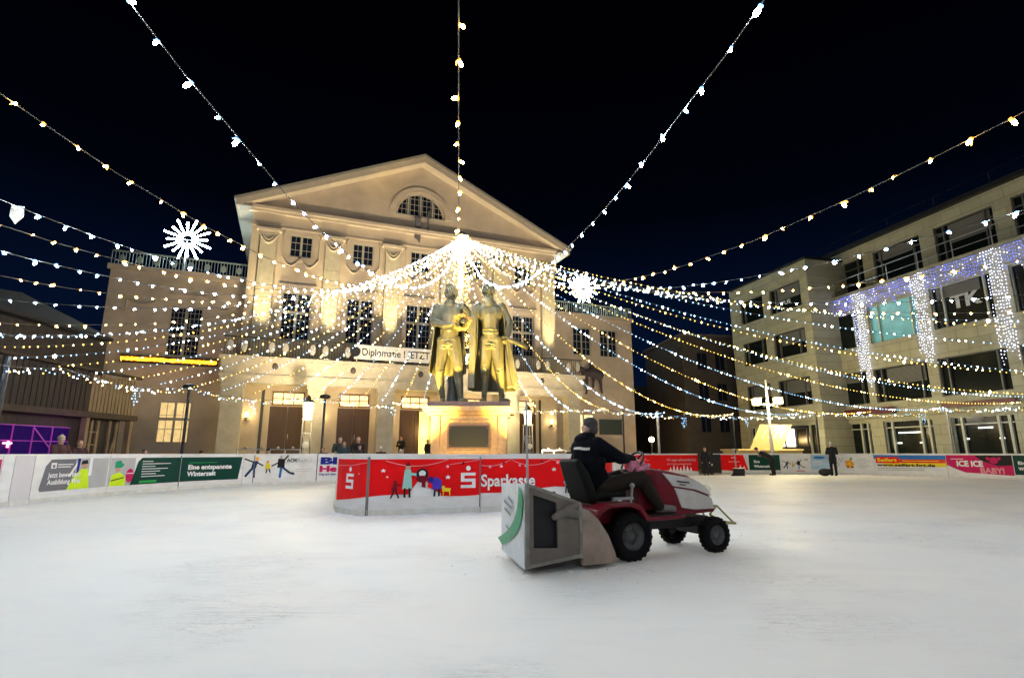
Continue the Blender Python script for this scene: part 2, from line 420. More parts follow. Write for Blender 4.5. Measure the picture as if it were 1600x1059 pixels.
for i, xc in enumerate(PIL):
    f = MB(); f.box(xc-.46, xc+.46, -.24, -.003, 6.5, 14.75); f.box(xc-.56, xc+.56, -.30, -.003, 6.5, 6.9)
    for k in (-.28, 0, .28): f.box(xc+k-.05, xc+k+.05, -.275, -.243, 7.1, 12.6)
    f.build('pilaster', M_stone, TH)
    f = MB(); f.box(xc-.72, xc+.72, -.36, -.003, 14.753, 14.93); f.box(xc-.60, xc+.60, -.30, -.243, 14.55, 14.75)
    swag(f, xc, 14.5, 1.0, .55, -.29); swag(f, xc, 14.45, .6, .3, -.32, .05)
    f.build('capital', M_plast2, TH)
for c in BAY:
    f = MB(); swag(f, c-.55, 13.2, 1.0, .5, -.06); swag(f, c+.55, 13.2, 1.0, .5, -.06); f.ball((c, -.08, 13.1), (.16,.1,.16), 8, 5)
    f.tube([(c-1.1, -.06, 13.2), (c-1.1, -.06, 14.6), (c-1.0, -.06, 14.9)], .05, 6); f.tube([(c+1.1, -.06, 13.2), (c+1.1, -.06, 14.6), (c+1.0, -.06, 14.9)], .05, 6)
    f.build('garland', M_plast2, TH)
    window(TH, c-.68, c+.68, 13.35, 14.8, .12, 4, 3, M_glassd, mid=.14, th=.02)
    window(TH, c-.85, c+.85, 8.0, 11.0, .14, 6, 7, M_glassd, mid=.16, cross=9.75, th=.018)
    f = MB(); f.box(c-1.1, c-.85, -.12, -.003, 7.8, 11.2); f.box(c+.85, c+1.1, -.12, -.003, 7.8, 11.2); f.box(c-1.1, c+1.1, -.16, -.003, 11.203, 11.5); f.build('surround', M_plast2, TH)
    # doors with lit transom
    f = MB(); f.box(c-.98, c-.02, .06, .16, .9, 3.92); f.box(c+.02, c+.98, .06, .16, .9, 3.92)
    for sx in (-1, 1):
        for (za, zb) in ((1.2, 2.1), (2.3, 3.6)): f.box(c+sx*.5-.3, c+sx*.5+.3, .04, .057, za, zb)
    dob = f.build('door', M_wood, TH)
    if abs(c-9.7) > .1:
        f = MB(); f.tube([(c+.1, .02, 2.0), (c+.1, -.02, 2.1), (c+.1, .02, 2.3)], .02, 6); f.build('handle', M_steel, dob)
    window(TH, c-.9, c+.9, 4.0, 4.8, .13, 3, 2, M_litwarm, fm=M_wood, mid=0, th=.05, name='transom')
f = MB(); f.box(10.02, 10.66, .015, .035, .95, 3.85); f.build('lit_doorway', M_litdoor, TH)
# portico
f = MB()
for xc, w_ in ((-.8, 1.05), (3.45, .9), (7.4, .95), (11.4, .95), (15.5, .95), (20.0, .9)):
    g = MB(); g.box(xc-w_/2, xc+w_/2, -2.65, -1.85, .12, 4.7); g.box(xc-w_/2-.08, xc+w_/2+.08, -2.73, -1.77, .12, .5)
    g.box(xc-w_/2-.06, xc+w_/2+.06, -2.71, -1.79, 4.703, 4.95); g.build('pillar', M_stone, TH)
g = MB(); g.box(-1.5, 20.7, -2.7, -.003, 5.303, 6.2); g.box(-1.5, 20.7, -2.7, -1.9, 4.953, 5.3)
for xc in (-.8, 3.45, 7.4, 11.4, 15.5, 20.0): g.box(xc-.3, xc+.3, -1.897, -.003, 4.95, 5.3)
g.box(-1.6, 20.8, -2.85, -.003, 6.203, 6.42); g.box(-1.55, 20.75, -2.78, -2.703, 5.3, 5.42)
g.build('portico_beam', M_stone, TH)
g = MB(); g.box(-1.6, 20.8, -3.3, -.003, -.06, .12-.003); 
for k in range(5): g.box(.4, 19.2, -1.7+.3*k, -.003, .12+.156*k, .12+.156*(k+1)-.002)
g.build('steps', M_stone, TH)
for xc in (1.2, 5.4, 9.4, 13.4, 17.6):
    g = MB(); g.ball((xc, -2.72, 5.9), (.16, .09, .2), 8, 6); g.build('mask_relief', mat('mask', (.10, .08, .06), .7), TH)
g = MB()
for i in range(148):
    xx = -1.4+i*.15
    g.box(xx-.012, xx+.012, -2.6, -2.576, 6.5, 7.45)
g.box(-1.5, 20.7, -2.62, -2.556, 7.45, 7.52); g.box(-1.5, 20.7, -2.61, -2.566, 6.43, 6.5)
g.build('balcony_railing', M_iron, TH)
M_med = mat('medallion_grey', (.42,.40,.34), .6)
for xc in (-.8, 1.3, 3.45, 5.4, 7.4, 9.4, 11.4, 13.4, 15.5, 17.7, 20.0):
    for dx in (-.35, .35): g = MB(); g.ball((xc+dx, -2.64, 6.98), (.17, .04, .33), 12, 6); g.build('medallion', M_med, TH)
def sconce(x, y, z, par, zz=0):
    g = MB(); g.box(x-.04, x+.04, y-.18, y, z-.32, z-.26); g.tube([(x, y-.18, z-.3), (x, y-.18, z-.15)], .03, 6); g.lathe([(.10, -.16), (.12, -.13), (.05, -.12)], (x, y-.18, z), 8)
    o = g.build('wall_sconce', M_iron, par)
    g = MB(); g.lathe([(.075, -.11), (.11, .1), (.08, .16), (.02, .2)], (x, y-.18, z), 10); g.build('lamp_glass', M_sconce, o, smooth=True)
M_sconce = mat('sconce_glass', (1,.85,.5), .4, emis=(1., .72, .30), es=4)
for x_ in (-.17, 3.9, 7.75, 11.6, 15.45, 19.5): sconce(x_, -.003, 3.35, TH)
# dark slots beside the end niches
for xc in (.62, 18.65, 3.55, 7.4): g = MB(); g.box(xc-.08, xc+.08, -.05, -.003, .9, 4.9); g.build('dark_slit', M_iron, TH)
# wings
WH = [(-4.85, -3.15, 6.75, 9.7), (-4.78, -3.15, 1.75, 4.1)]
mb = MB(); wall_holes(mb, -8.05, -.903, 0, 11.9, WH, 1., .2, 13); mb.box(-8.2, -.95, .85, .997, 11.6, 11.9); mb.box(-8.1, -.95, .93, .997, 6.05, 6.2); mb.build('left_wing', M_plast, TH)
window(TH, -4.85, -3.15, 6.75, 9.7, 1.12, 8, 9, M_glassd, mid=.16, cross=8.0, th=.022)
window(TH, -4.78, -3.15, 1.75, 4.1, 1.12, 4, 3, mat('lit_window', (.7,.5,.25), .4, emis=(1., .70, .28), es=.26, var=.5, vs=2.5), mid=.12, cross=3.1)
f = MB(); swag(f, -6.3, 9.9, 1.5, .25, .94, .06); swag(f, -2.1, 9.9, 1.2, .25, .94, .06); f.box(-5.0, -3.0, .9, .997, 10.4, 10.47)
f.tube([(-7.05, .95, 9.9), (-7.05, .95, 9.2)], .05, 6); f.build('garland', M_plast2, TH)
WH = [(21.9, 23.7, 1.9, 4.1), (22.0, 23.6, 8.6, 10.8), (24.4, 26.0, 8.6, 10.8)]
mb = MB(); wall_holes(mb, 20.003, 27.4, 0, 11.9, WH, 1., .2, 13); mb.box(20.02, 27.55, .85, .997, 11.6, 11.9); mb.box(20.02, 27.5, .93, .997, 6.05, 6.2); mb.build('right_wing', M_plast, TH)
window(TH, 21.9, 23.7, 1.9, 4.1, 1.12, 4, 3, mat('lit_window2', (.7,.6,.3), .4, emis=(1., .80, .40), es=.4), mid=.12)
window(TH, 22.0, 23.6, 8.6, 10.8, 1.12, 4, 4, M_glassd, mid=.12); window(TH, 24.4, 26.0, 8.6, 10.8, 1.12, 4, 4, M_glassd, mid=.12)
M_rail2 = mat('terrace_railing', (.30, .36, .32), .6)
for (a, b_) in ((-8.1, -.95), (20.05, 27.45)):
    g = MB(); n_ = int((b_-a)/.17)
    for i in range(n_+1):
        xx = a+(b_-a)*i/n_; g.box(xx-.015, xx+.015, 1.0, 1.03, 11.95, 12.7)
    for i in range(8):
        xx = a+.5+(b_-a-1)*i/7; g.ball((xx, .99, 12.3), (.16, .04, .24), 10, 6)
    g.box(a, b_, .98, 1.05, 12.7, 12.78); g.box(a, b_, .98, 1.05, 11.903, 11.95); g.build('terrace_railing', M_rail2, TH)
def TW(x, y, z): return TH.matrix_basis @ Vector((x, y, z)) if False else Vector((-15.31 + .92665*x - .37591*y, 32. + .37591*x + .92665*y, z))
TRZ = R(22.08)
# things on the theatre
g = MB(); g.box(0, 4.75, -.03, 0, 0, .86)
bn = g.build('cloth_banner', mat('banner_cloth', (.72,.70,.66), .8), None, loc=TW(5.4, -2.66, 6.62), rz=TRZ)
tag(bn, 'long pale cloth banner with black writing tied to the balcony railing', 'banner')
v_, f_ = text_mesh('Diplomatie ! JETZT', .62, .008)
mxx = max(p[0] for p in v_); g = MB(); g.add([(p[0]*4.1/mxx+.42, -.036, p[1]+.24) for p in v_], f_); g.build('lettering', M_black, bn, fixn=False)
g = MB(); g.lathe([(.3, 0), (.3, .02), (.24, .02)], (0,0,0), 20); o = g.build('emblem', M_dark, bn); o.location = (.05, -.05, .42); o.rotation_euler = (R(90), 0, 0)
fl = empty('hanging_flag', TW(9.15, -.25, 17.2), TRZ, 'wide dark grey flag hanging from the half-round gable window', 'flag', 'flags hanging from the gable window')
g = MB(); g.plate([(0, 0), (.42, .0), (.46, -1.0), (.40, -1.85), (.2, -1.6), (.0, -1.5), (.05, -.8)], -.02, .02); g.build('cloth', mat('flag_grey', (.14,.13,.14), .8), fl); g = MB(); g.tube([(-.05, 0, 0), (.5, .0, .05)], .025, 6); g.build('pole', M_dark, fl)
fl = empty('hanging_flag', TW(9.95, -.25, 17.5), TRZ, 'narrow twisted dark flag hanging right of the wide one under the gable window', 'flag', 'flags hanging from the gable window')
g = MB(); g.plate([(.1, .3), (.24, .35), (.2, -.5), (.22, -1.35), (.05, -1.35), (.07, -.4)], -.02, .02); g.build('cloth', mat('flag_grey2', (.11,.11,.12), .8), fl); g = MB(); g.tube([(-.05, 0, 0), (.3, .0, .45)], .025, 6); g.build('pole', M_dark, fl)
# neon running text bar (illegible in the photo)
sg = MB(); sg.box(0, 4.9, -.12, 0, 0, .42); so = sg.build('neon_sign', M_dark, None, loc=TW(-6.95, .96, 6.22), rz=TRZ); tag(so, 'long glowing orange sign bar on the left theatre wing', 'sign')
sg = MB(); xx = .05
M_neon = mat('neon_orange', (1,.5,.1), .4, emis=(1., .30, .01), es=1.6, var=.1, vs=9)
for (a, b_) in ((.06, .62), (.66, 1.5), (1.54, 2.75), (2.79, 3.3), (3.34, 4.2), (4.24, 4.84)):
    sg.tube([(a+(b_-a)*k/8, -.16, .21+rnd.uniform(-.012,.012)) for k in range(9)], [rnd.uniform(.085,.125) for k in range(9)], 8)
sg.build('glowing_tube', M_neon, so)
# dark relief on the right wing
o = fuse('wall_sculpture', [[(0,0,1.5,.28),(.5,0,1.6,.36),(1.0,0,1.4,.38)],[(0,0,1.5,.2),(-.3,0,1.8,.18),(-.55,0,1.6,.12)],[(.05,0,1.3,.14),(.1,0,.6,.09),(0,0,0,.08)],[(1.1,0,1.2,.16),(1.15,0,.6,.1),(1.2,0,.1,.08)],[(.5,0,1.8,.2),(.45,0,2.2,.14)],[(.6,0,1.2,.12),(.55,0,.5,.08)]], [], .05, mat('sculpture_dark', (.07,.055,.06), .7))
o.location = TW(22.9, .72, 5.6); o.rotation_euler = (0,0,TRZ); o.scale = (1.15, .7, 1.05); tag(o, 'dark horse-like sculpture fixed to the right theatre wing', 'sculpture')
g = MB(); g.box(0, 2.0, -.06, 0, 0, 1.1); o = g.build('wall_board', mat('board_dark', (.03,.05,.045), .5), None, loc=TW(24.1, .99, 2.6), rz=TRZ); tag(o, 'dark rectangular board on the wall of the right theatre wing', 'board')
g = MB(); g.box(-.03, 2.03, -.08, -.062, -.03, .03); g.box(-.03, 2.03, -.08, -.062, 1.07, 1.13); g.build('frame', M_iron, o)
# LED stars
M_starled = mat('star_led', (1,1,1), .4, emis=(.72, .93, 1.), es=30)
def led_star(loc, label, r=1.35):
    st = empty('light_star', loc, TRZ, label, 'light star', 'lit stars on the theatre wings')
    g = MB()
    for k in range(16):
        a = 2*math.pi*k/16+.1; L_ = r*(1 if k % 2 else .82)
        g.tube([(math.cos(a)*.3, 0, math.sin(a)*.3), (math.cos(a)*L_, 0, math.sin(a)*L_)], [.04, .062], 5)
    g.build('rays', M_starled, st)
    g = MB(); g.tube([(0, .1, -r-.9), (0, .1, 0)], .04, 6); g.tube([(-.25, .06, 0), (.25, .06, 0)], .02, 6)
    for k in range(24):
        a0 = 2*math.pi*k/24; a1 = 2*math.pi*(k+1)/24
        g.tube([(math.cos(a0)*.28, .04, math.sin(a0)*.28), (math.cos(a1)*.28, .04, math.sin(a1)*.28)], .015, 4)
    g.build('stand', M_steel, st)
led_star(TW(-4.56, 1.6, 14.15), 'many-rayed white light star on the left wing roof terrace')
led_star(TW(23.35, 1.6, 14.3), 'many-rayed white light star on the right wing roof terrace')
# ============================================================ office building on the right
M_off = mat('office_stone', (.42, .40, .26), .8, var=.10, vs=2., bump=.15, bs=20)
nt = M_off.node_tree; N = nt.nodes; K = nt.links; bs_ = N['Principled BSDF']; src = bs_.inputs['Base Color'].links[0].from_socket
tc_ = N.new('ShaderNodeTexCoord'); sx_ = N.new('ShaderNodeSeparateXYZ'); cx_ = N.new('ShaderNodeCombineXYZ'); K.new(tc_.outputs['Object'], sx_.inputs[0]); K.new(sx_.outputs['X'], cx_.inputs['X']); K.new(sx_.outputs['Z'], cx_.inputs['Y'])
br = N.new('ShaderNodeTexBrick'); br.inputs['Scale'].default_value = 1.; br.inputs['Mortar Size'].default_value = .012; br.inputs['Brick Width'].default_value = 1.1; br.inputs['Row Height'].default_value = .55; K.new(cx_.outputs[0], br.inputs['Vector'])
br.inputs['Color1'].default_value = (1,1,1,1); br.inputs['Color2'].default_value = (.82,.82,.84,1); br.inputs['Mortar'].default_value = (.45,.45,.45,1)
mm_ = N.new('ShaderNodeMix'); mm_.data_type = 'RGBA'; mm_.blend_type = 'MULTIPLY'; mm_.inputs['Factor'].default_value = 1.; K.new(src, mm_.inputs['A']); K.new(br.outputs['Color'], mm_.inputs['B']); K.new(mm_.outputs['Result'], bs_.inputs['Base Color'])
M_teal = mat('teal_lit_pane', (.1,.3,.3), .3, emis=(.14, .40, .38), es=.13, var=.4, vs=1.2)
M_blind = mat('blind_grey', (.16,.16,.14), .7); M_shop = mat('shop_glass', (.008, .012, .010), .12, spec=.3)
M_mull = mat('bright_mullion', (.50, .51, .40), .45); M_mulld = mat('dark_mullion', (.10, .10, .09), .5)
OB = empty('office_building', (25.1, 24.5, 0), math.atan2(.97030, -.24192), 'four storey beige stone office block with large dark windows on the right of the square', 'building')
def OW(x, y, z): return Vector((25.1 - .24192*x - .97030*y, 24.5 + .97030*x - .24192*y, z))
ORZ = math.atan2(.97030, -.24192)
WC = [12.0, 8.0, 3.9, -.2, -4.3]
h = [(c-1.6, c+1.6, 7.95, 10.35) for c in WC] + [(c-1.75, c+1.75, 4.25, 6.35) for c in WC] + [(c-1.55, c+1.55, .02, 3.1) for c in WC]
mb = MB(); wall_holes(mb, -9, 14.1, 0, 11.4, h, 0, .3, 14, -1)
mb.box(-9, 14.1, -.02, .12, 11.403, 11.62)
h4 = [(c-1.6, c+1.6, 11.9, 14.15) for c in WC]
wall_holes(mb, -9, 14.1, 11.623, 15.0, h4, -1.1, .25, 12, -1)
mb.box(-9, 14.1, .121, .2, 3.35, 3.5)
mb.build('wall', M_off, OB)
g = MB(); g.box(-9.2, 14.0, -13, -.75, 15.003, 15.25); g.build('roof', M_black, OB)
def owin(c, w_, z0, z1, y, pane, parts=(.18, .82), fm=M_mull, sash=.06, top=None):
    f = MB(); x0, x1 = c-w_, c+w_
    f.box(x0, x0+.05, y, y+.1, z0, z1); f.box(x1-.05, x1, y, y+.1, z0, z1); f.box(x0+.05, x1-.05, y, y+.1, z0, z0+.05); f.box(x0+.05, x1-.05, y, y+.1, z1-.05, z1)
    for t in parts:
        xx = x0+(x1-x0)*t; f.box(xx-sash, xx+sash, y, y+.13, z0+.05, z1-.05)
    if top: f.box(x0+.05, x1-.05, y, y+.08, top-.03, top+.03)
    o = f.build('window', fm, OB); key_ = int(c*7+z0*3) % 5
    if key_ in (1, 3) and z0 > 4:
        bl_ = MB(); hgt = (.28 if key_ == 1 else .5)*(z1-z0); n_ = int(hgt/.07); xa = x0+(x1-x0)*(.2 if key_ == 1 else .08); xb = x0+(x1-x0)*(.78 if key_ == 3 else .92)
        for k_ in range(n_): bl_.box(xa, xb, y+.004, y+.03, z1-.08-.07*(k_+1), z1-.08-.07*k_-.018)
        bl_.build('blind', M_blind, o)
    p = MB(); p.box(x0+.02, x1-.02, y-.02, y-.005, z0+.02, z1-.02); p.build('pane', pane, o)
    return o
for i, c in enumerate(WC):
    w3 = owin(c, 1.6, 7.95, 10.35, -.22, M_teal if i == 1 else M_shop, (.12, .80), sash=.035)
    if i == 2:
        v_, f_ = text_mesh('TK', .95, .035); g = MB(); g.add([(c+.65-p[0]*1.25, -.216, 8.95+p[1]*1.1) for p in v_], f_)
        g.build('lettering', mat('window_letter_grey', (.5,.52,.52), .5), w3, fixn=False)
    owin(c, 1.75, 4.25, 6.35, -.22, M_shop, (.14, .86), fm=M_mulld, sash=.04)
    owin(c, 1.55, .02, 3.1, -.24, M_shop, (.10, .26, .84), top=2.7)
    owin(c, 1.6, 11.9, 14.15, -1.3, M_shop, (.15, .85), fm=M_mulld, sash=.04, top=13.6)
g = MB(); g.box(-9, 13.9, .03, .07, 12.62, 12.67); g.box(-9, 13.9, .04, .06, 12.05, 12.08)
for k in range(12): g.box(13.8-k*2, 13.85-k*2, .03, .07, 11.622, 12.62)
g.build('terrace_railing', M_steel, OB)
g = MB(); g.box(-9, 13.9, -.6, -.575, 15.75, 15.765)
for k in range(8): g.box(13.8-k*3, 13.84-k*3, -.6, -.56, 15.253, 15.75)
g.build('roof_railing', M_dark, OB)
# shop interior lamps, seen through the doorways
for (c, z, w_) in ((8.0, 2.35, .8), (3.9, 2.45, .35), (3.2, 1.9, .12), (4.9, 1.9, .12), (7.4, 1.75, .14), (8.8, 1.75, .14)):
    g = MB(); g.box(c-w_, c+w_, -.235, -.215, z, z+.07); g.build('shop_lamp', mat('shop_lamp', (1,1,1), .5, emis=(.9, .95, .85), es=.9), OB)
# fascia strip with red sign boxes
M_fas = mat('fascia_red', (.10,.02,.02), .5)
for (xa, xb, za, zb) in ((8.5, 13.8, 3.55, 3.95), (2., 5.6, 3.6, 3.85)): g = MB(); g.box(xa, xb, .203, .26, za, zb); g.build('shop_fascia', M_fas, OB)
# projecting block
BK = [(12.75, 15.85), (16.6, 19.3)]
h = []
for (a, b_) in BK: h += [(a, b_, 11.25, 13.1), (a, b_, 7.9, 9.7), (a, b_, 4.4, 6.3), (a, b_, .02, 3.1)]
mb = MB(); wall_holes(mb, 12.05, 20.5, 0, 14.35, h, 2.0, .25, 10, -1); mb.build('block_wall', M_off, OB)
g = MB(); g.box(11.95, 20.6, -7.9, 2.1, 14.353, 14.5); g.build('block_roof', M_black, OB)
bw = []
for (a, b_) in BK:
    for (z0, z1) in ((11.25, 13.1), (7.9, 9.7), (4.4, 6.3), (.02, 3.1)):
        bw.append(owin((a+b_)/2, (b_-a)/2, z0, z1, 1.8, M_shop, (.82, ) if z1 > 10 else (.2, .82), M_mulld if z0 > 1 else M_mull, .035))
v_, f_ = text_mesh('OPUS', .42, .012); g = MB(); g.add([(15.3-p[0]*1.25, 1.799, 11.75+p[1]) for p in v_], f_); g.build('lettering', mat('opus_grey', (.7,.72,.72), .5), bw[0], fixn=False)
g = MB(); 
for k in range(4): g.box(14.3+.18*k, 14.43+.18*k, 1.797, 1.802, 12.3, 12.3+.22-.04*k)
g.build('sign_mark', mat('opus_grey2', (.4,.42,.42), .5), bw[0])
# LED curtain lights under the terrace edge and down the piers
M_cb = mat('curtain_blue', (.3,.4,1), .4, emis=(.03, .10, 1.), es=2.2, sample=False)
M_cw = mat('curtain_white', (.8,.8,1), .4, emis=(.60, .66, 1.), es=4, sample=False)
COLX = [10.05, 5.95, 1.87, -2.25, -6.3]
def tiny(mb, p, r):
    x, y, z = p; o = len(mb.v)
    mb.v += [(x-r,y,z),(x,y-r,z),(x+r,y,z),(x,y+r,z),(x,y,z+r*1.3),(x,y,z-r*1.3)]
    for k in range(4): mb.f.append((o+k, o+(k+1) % 4, o+4)); mb.f.append((o+(k+1) % 4, o+k, o+5)); mb.m += [mb.cur, mb.cur]
wire = mat('curtain_wire', (.05,.05,.06), .6)
def curtain(x0, x1, ztop, ln, label, group, white, sp=.13):
    t = empty('curtain_light', (25.1-.24192*x0, 24.5+.9703*x0, ztop), ORZ, label, 'curtain light', group)
    w_ = MB(); bl = MB(); W = abs(x1-x0)
    n_ = int(W/sp)
    w_.tube([(0, .2, 0), (W, .2, 0)], .012, 4)
    for i in range(n_+1):
        xx = W*i/n_; L_ = ln*(rnd.uniform(.62, 1.05) if ln < 2 else rnd.uniform(.8, 1))
        w_.tube([(xx, .2, 0), (xx+rnd.uniform(-.02,.02), .2, -L_)], .0015, 3, caps=False)
        zz = rnd.uniform(.02, .1)
        while zz < L_:
            bl.cur = 1 if (white or rnd.random() < .22) else 0
            if rnd.random() < .93: tiny(bl, (xx+rnd.uniform(-.025,.025), .2+rnd.uniform(-.03,.03), -zz), rnd.uniform(.014, .027))
            zz += .17*rnd.uniform(.8, 1.25)
    w_.build('wires', wire, t); tag(bl.build('bulbs', [M_cb, M_cw], t, fixn=False), kind='stuff')
segs = [(13.95, 10.45), (9.65, 6.35), (5.55, 2.27), (1.47, -1.85), (-2.65, -5.9)]
whr = ['beside the projecting block', 'above the teal lit window', 'above the window with the big letters', 'just left of the frame edge', 'beyond the frame edge']
for i, (a, b_) in enumerate(segs): curtain(b_, a, 11.4, 1.35, 'blue light curtain hanging from the office terrace '+whr[i], 'blue light curtains under the office terrace', False)
whr = ['left of the teal lit window', 'between teal window and lettered window', 'right of the window with the big letters', 'outside the frame on the right', 'farthest right outside the frame']
for i, c in enumerate(COLX): curtain(c-.38, c+.38, 11.4, 6.2 if i != 1 else 5.4, 'white light strands down the office pier '+whr[i], 'white light strands on the office piers', True, .12)

# ============================================================ houses in the gap
M_dk = mat('night_wall', (.075, .065, .055), .85, var=.15, vs=1.5)
hs = empty('side_house', (14.6, 46.5, 0), R(-14+90), 'plain dim house with small dark windows between theatre and office block', 'house')
hh = []
for xx in (1.0, 2.7, 4.4, 6.1):
    for zz in (2.9, 5.6, 8.3): hh.append((xx, xx+.95, zz, zz+1.5))
mb = MB(); wall_holes(mb, 0, 8.4, 0, 11.2, hh, 0, .18, 8, -1); o = mb.build('wall', M_dk, hs); hs.rotation_euler = (0,0,R(9)); 
o.scale = (1,1,1)
for q in hh:
    f = MB(); f.box(q[0]+.45, q[0]+.5, -.15, -.1, q[2], q[3]); f.box(q[0], q[1], -.15, -.1, q[2], q[2]+.05); f.box(q[0], q[1], -.15, -.1, q[3]-.05, q[3])
    wo = f.build('window', M_iron, hs); p = MB(); p.box(q[0]+.01, q[1]-.01, -.17, -.155, q[2]+.01, q[3]-.01); p.build('pane', M_glassd, wo)
g = MB(); g.box(-.2, 8.6, -8.2, .2, 11.203, 11.4); g.build('roof', M_roof, hs)
# mirror so the openings face the square (towards -y)
hs.rotation_euler = (0, 0, R(9)+math.pi); hs.location = (14.5+8.6, 46.5+1.35, 0)
dh = MB(); dh.box(0, 16, 0, 8, 0, 5.2); dh.plate([(-.3, 5.2), (16.3, 5.2), (14, 8.4), (2, 8.4)], -.3, 8.3); o = dh.build('far_house', mat('far_house_wall', (.035,.033,.035), .9), None, loc=(10.5, 60, 0)); tag(o, 'low black hipped roof house far behind between theatre and side house', 'house')
g = MB()
for xx in (2, 5, 8, 11): g.box(xx, xx+1, -.03, -.004, 1.6, 3.2)
g.build('window', M_glassd, o)

# ============================================================ timber hut on the left
M_plank = mat('dark_planks', (.045, .034, .027), .8, var=.4, vs=3, stretch=(1,6,.4))
M_planklit = mat('lamplit_tone_planks', (.28, .20, .11), .75, var=.3, vs=3, stretch=(1,6,.4))  # paler copy of the planks, warm lamplight put into the colour
HT = empty('timber_hut', (-16.5, 14.0, 0), 0, 'two storey dark timber hut with plank balcony and hipped roof left of the rink', 'hut')
g = MB(); g.box(-7, -.35, 0, 9.6, 0, 2.6); g.box(-6.8, -.5, .2, 8.4, 2.6, 5.85); g.build('wall', M_plank, HT)
g = MB()
for i in range(34):
    y0 = -.4+i*.24
    if y0 > 7.2: break
    g.box(-.06, -.0, y0, y0+.2, 2.78, 4.3+rnd.uniform(-.03,.03))
g.build('dark_balcony_plank', M_plank, HT)
g = MB()
for i in range(13):
    y0 = 7.3+i*.2; g.box(-.06, -.0, y0, y0+.16, 2.78, 4.25+rnd.uniform(-.06,.06))
g.build('lamplit_tone_balcony_plank', M_planklit, HT)
g = MB(); g.box(-.4, .12, -.6, 10.0, 2.55, 2.775); g.box(-.1, .1, -.6, 10.0, 4.36, 4.46); g.build('beam', mat('beam_brown', (.07,.05,.035), .8, var=.3), HT)
for y0 in (-.4, 3.0, 7.25, 9.7): g = MB(); g.box(-.18, .04, y0, y0+.16, 0, 2.547); g.build('post', M_planklit, HT)
g = MB()
for y0 in (7.5, 7.9, 8.25, 8.9, 9.3): g.box(-.34, -.26, y0, y0+.12, .1, 2.5)
for z0 in (.9, 1.5, 2.0): g.box(-.3, -.24, 7.5, 8.3, z0, z0+.05)
g.bar((-.1, 8.75, .6), (-.1, 9.1, 1.95), .07)
g.build('slat', M_planklit, HT)
g = MB()
a = [(.1,-.9,5.85),(-.1,8.2,5.85),(-8,8.2,5.85),(-8,-.9,5.85)]; ap = (-2.7, 6.5, 7.35); ap2 = (-4.6, 5.6, 7.35)
g.add(a+[ap, ap2]+[(p[0],p[1],5.72) for p in a], [(0,1,4),(1,2,5,4),(2,3,5),(3,0,4,5),(6,7,1,0),(7,8,2,1),(8,9,3,2),(9,6,0,3),(9,8,7,6)])
g.build('roof', mat('shingle_roof', (.03,.028,.026), .85, var=.3, vs=6, bump=.6, bs=14), HT)
M_pur = mat('purple_lit_pane', (.012,.006,.03), .7, spec=.04, emis=(.05, .003, .30), es=.07, var=.6, vs=.9)
M_purf = mat('purple_lit_bar', (.4,.05,.4), .4, emis=(.55, .02, .50), es=.05)
g = MB(); g.box(-.34, -.30, 3.7, 6.9, .4, 2.15); o = g.build('lit_window', M_pur, HT)
g = MB()
for zz in (1.0, 1.6, 2.12): g.box(-.295, -.26, 3.7, 6.9, zz, zz+.025)
for yy in (4.5, 5.3, 6.1): g.box(-.293, -.255, yy, yy+.025, .4, 2.15)
g.bar((-.27, 5.3, 2.1), (-.27, 6.3, 1.2), .03); g.build('glowing_bar', M_purf, o)
g = MB(); g.box(-.25, -.2, 4.2, 4.5, 1.5, 1.54); g.box(-.25, -.2, 4.36, 4.4, 1.38, 1.58); g.build('pink_light', mat('pink_light', (1,.3,.4), .4, emis=(1., .25, .35), es=4), o)
lamp('hut_purple_light', 'POINT', (-16.0, 20.2, 2.2), 3, (.6, .05, 1.), .2)

# ============================================================ barriers with advertising
M_seam = mat('seam_grey', (.13,.13,.13), .6); M_kick = mat('kick_strip', (.64, .64, .58), .6, var=.12, vs=5)
M_top = mat('top_rail_white', (.74,.74,.72), .4)
C_ = {}
def col(n, c):
    if n not in C_: C_[n] = mat('print_'+n, c, .55, spec=.12, var=.07, vs=3)
    return C_[n]
RED = lambda: col('red', (.74, .004, .006)); WHT = lambda: col('white', (.78,.78,.77)); GRN = lambda: col('green', (.005,.045,.032)); GRY = lambda: col('grey', (.16,.16,.175))
BLK = lambda: col('black', (.015,.015,.018)); NAV = lambda: col('navy', (.012,.02,.22)); PNK = lambda: col('pink', (.52,.012,.10)); YEL = lambda: col('yellow', (.80,.62,.03))
HIV = lambda: col('hivis', (.55,.75,.02)); BLU = lambda: col('blue', (.03,.16,.45)); ORR = lambda: col('orange_red', (.66,.05,.02)); TEAL = lambda: col('mint', (.30,.55,.50)); SKN = lambda: col('skin', (.50,.30,.20))
MAR = lambda: col('maroon', (.16,.008,.02)); LGR = lambda: col('lime_green', (.03,.35,.08)); DBL = lambda: col('denim', (.02,.04,.10)); ORG = lambda: col('orange', (.85,.35,.02)); LGY = lambda: col('light_grey', (.42,.42,.42)); DGN = lambda: col('helmet_green', (.02,.30,.16)); BLV = lambda: col('violet_blue', (.06,.04,.40))
PINKL = lambda: col('light_pink', (.75,.30,.32))
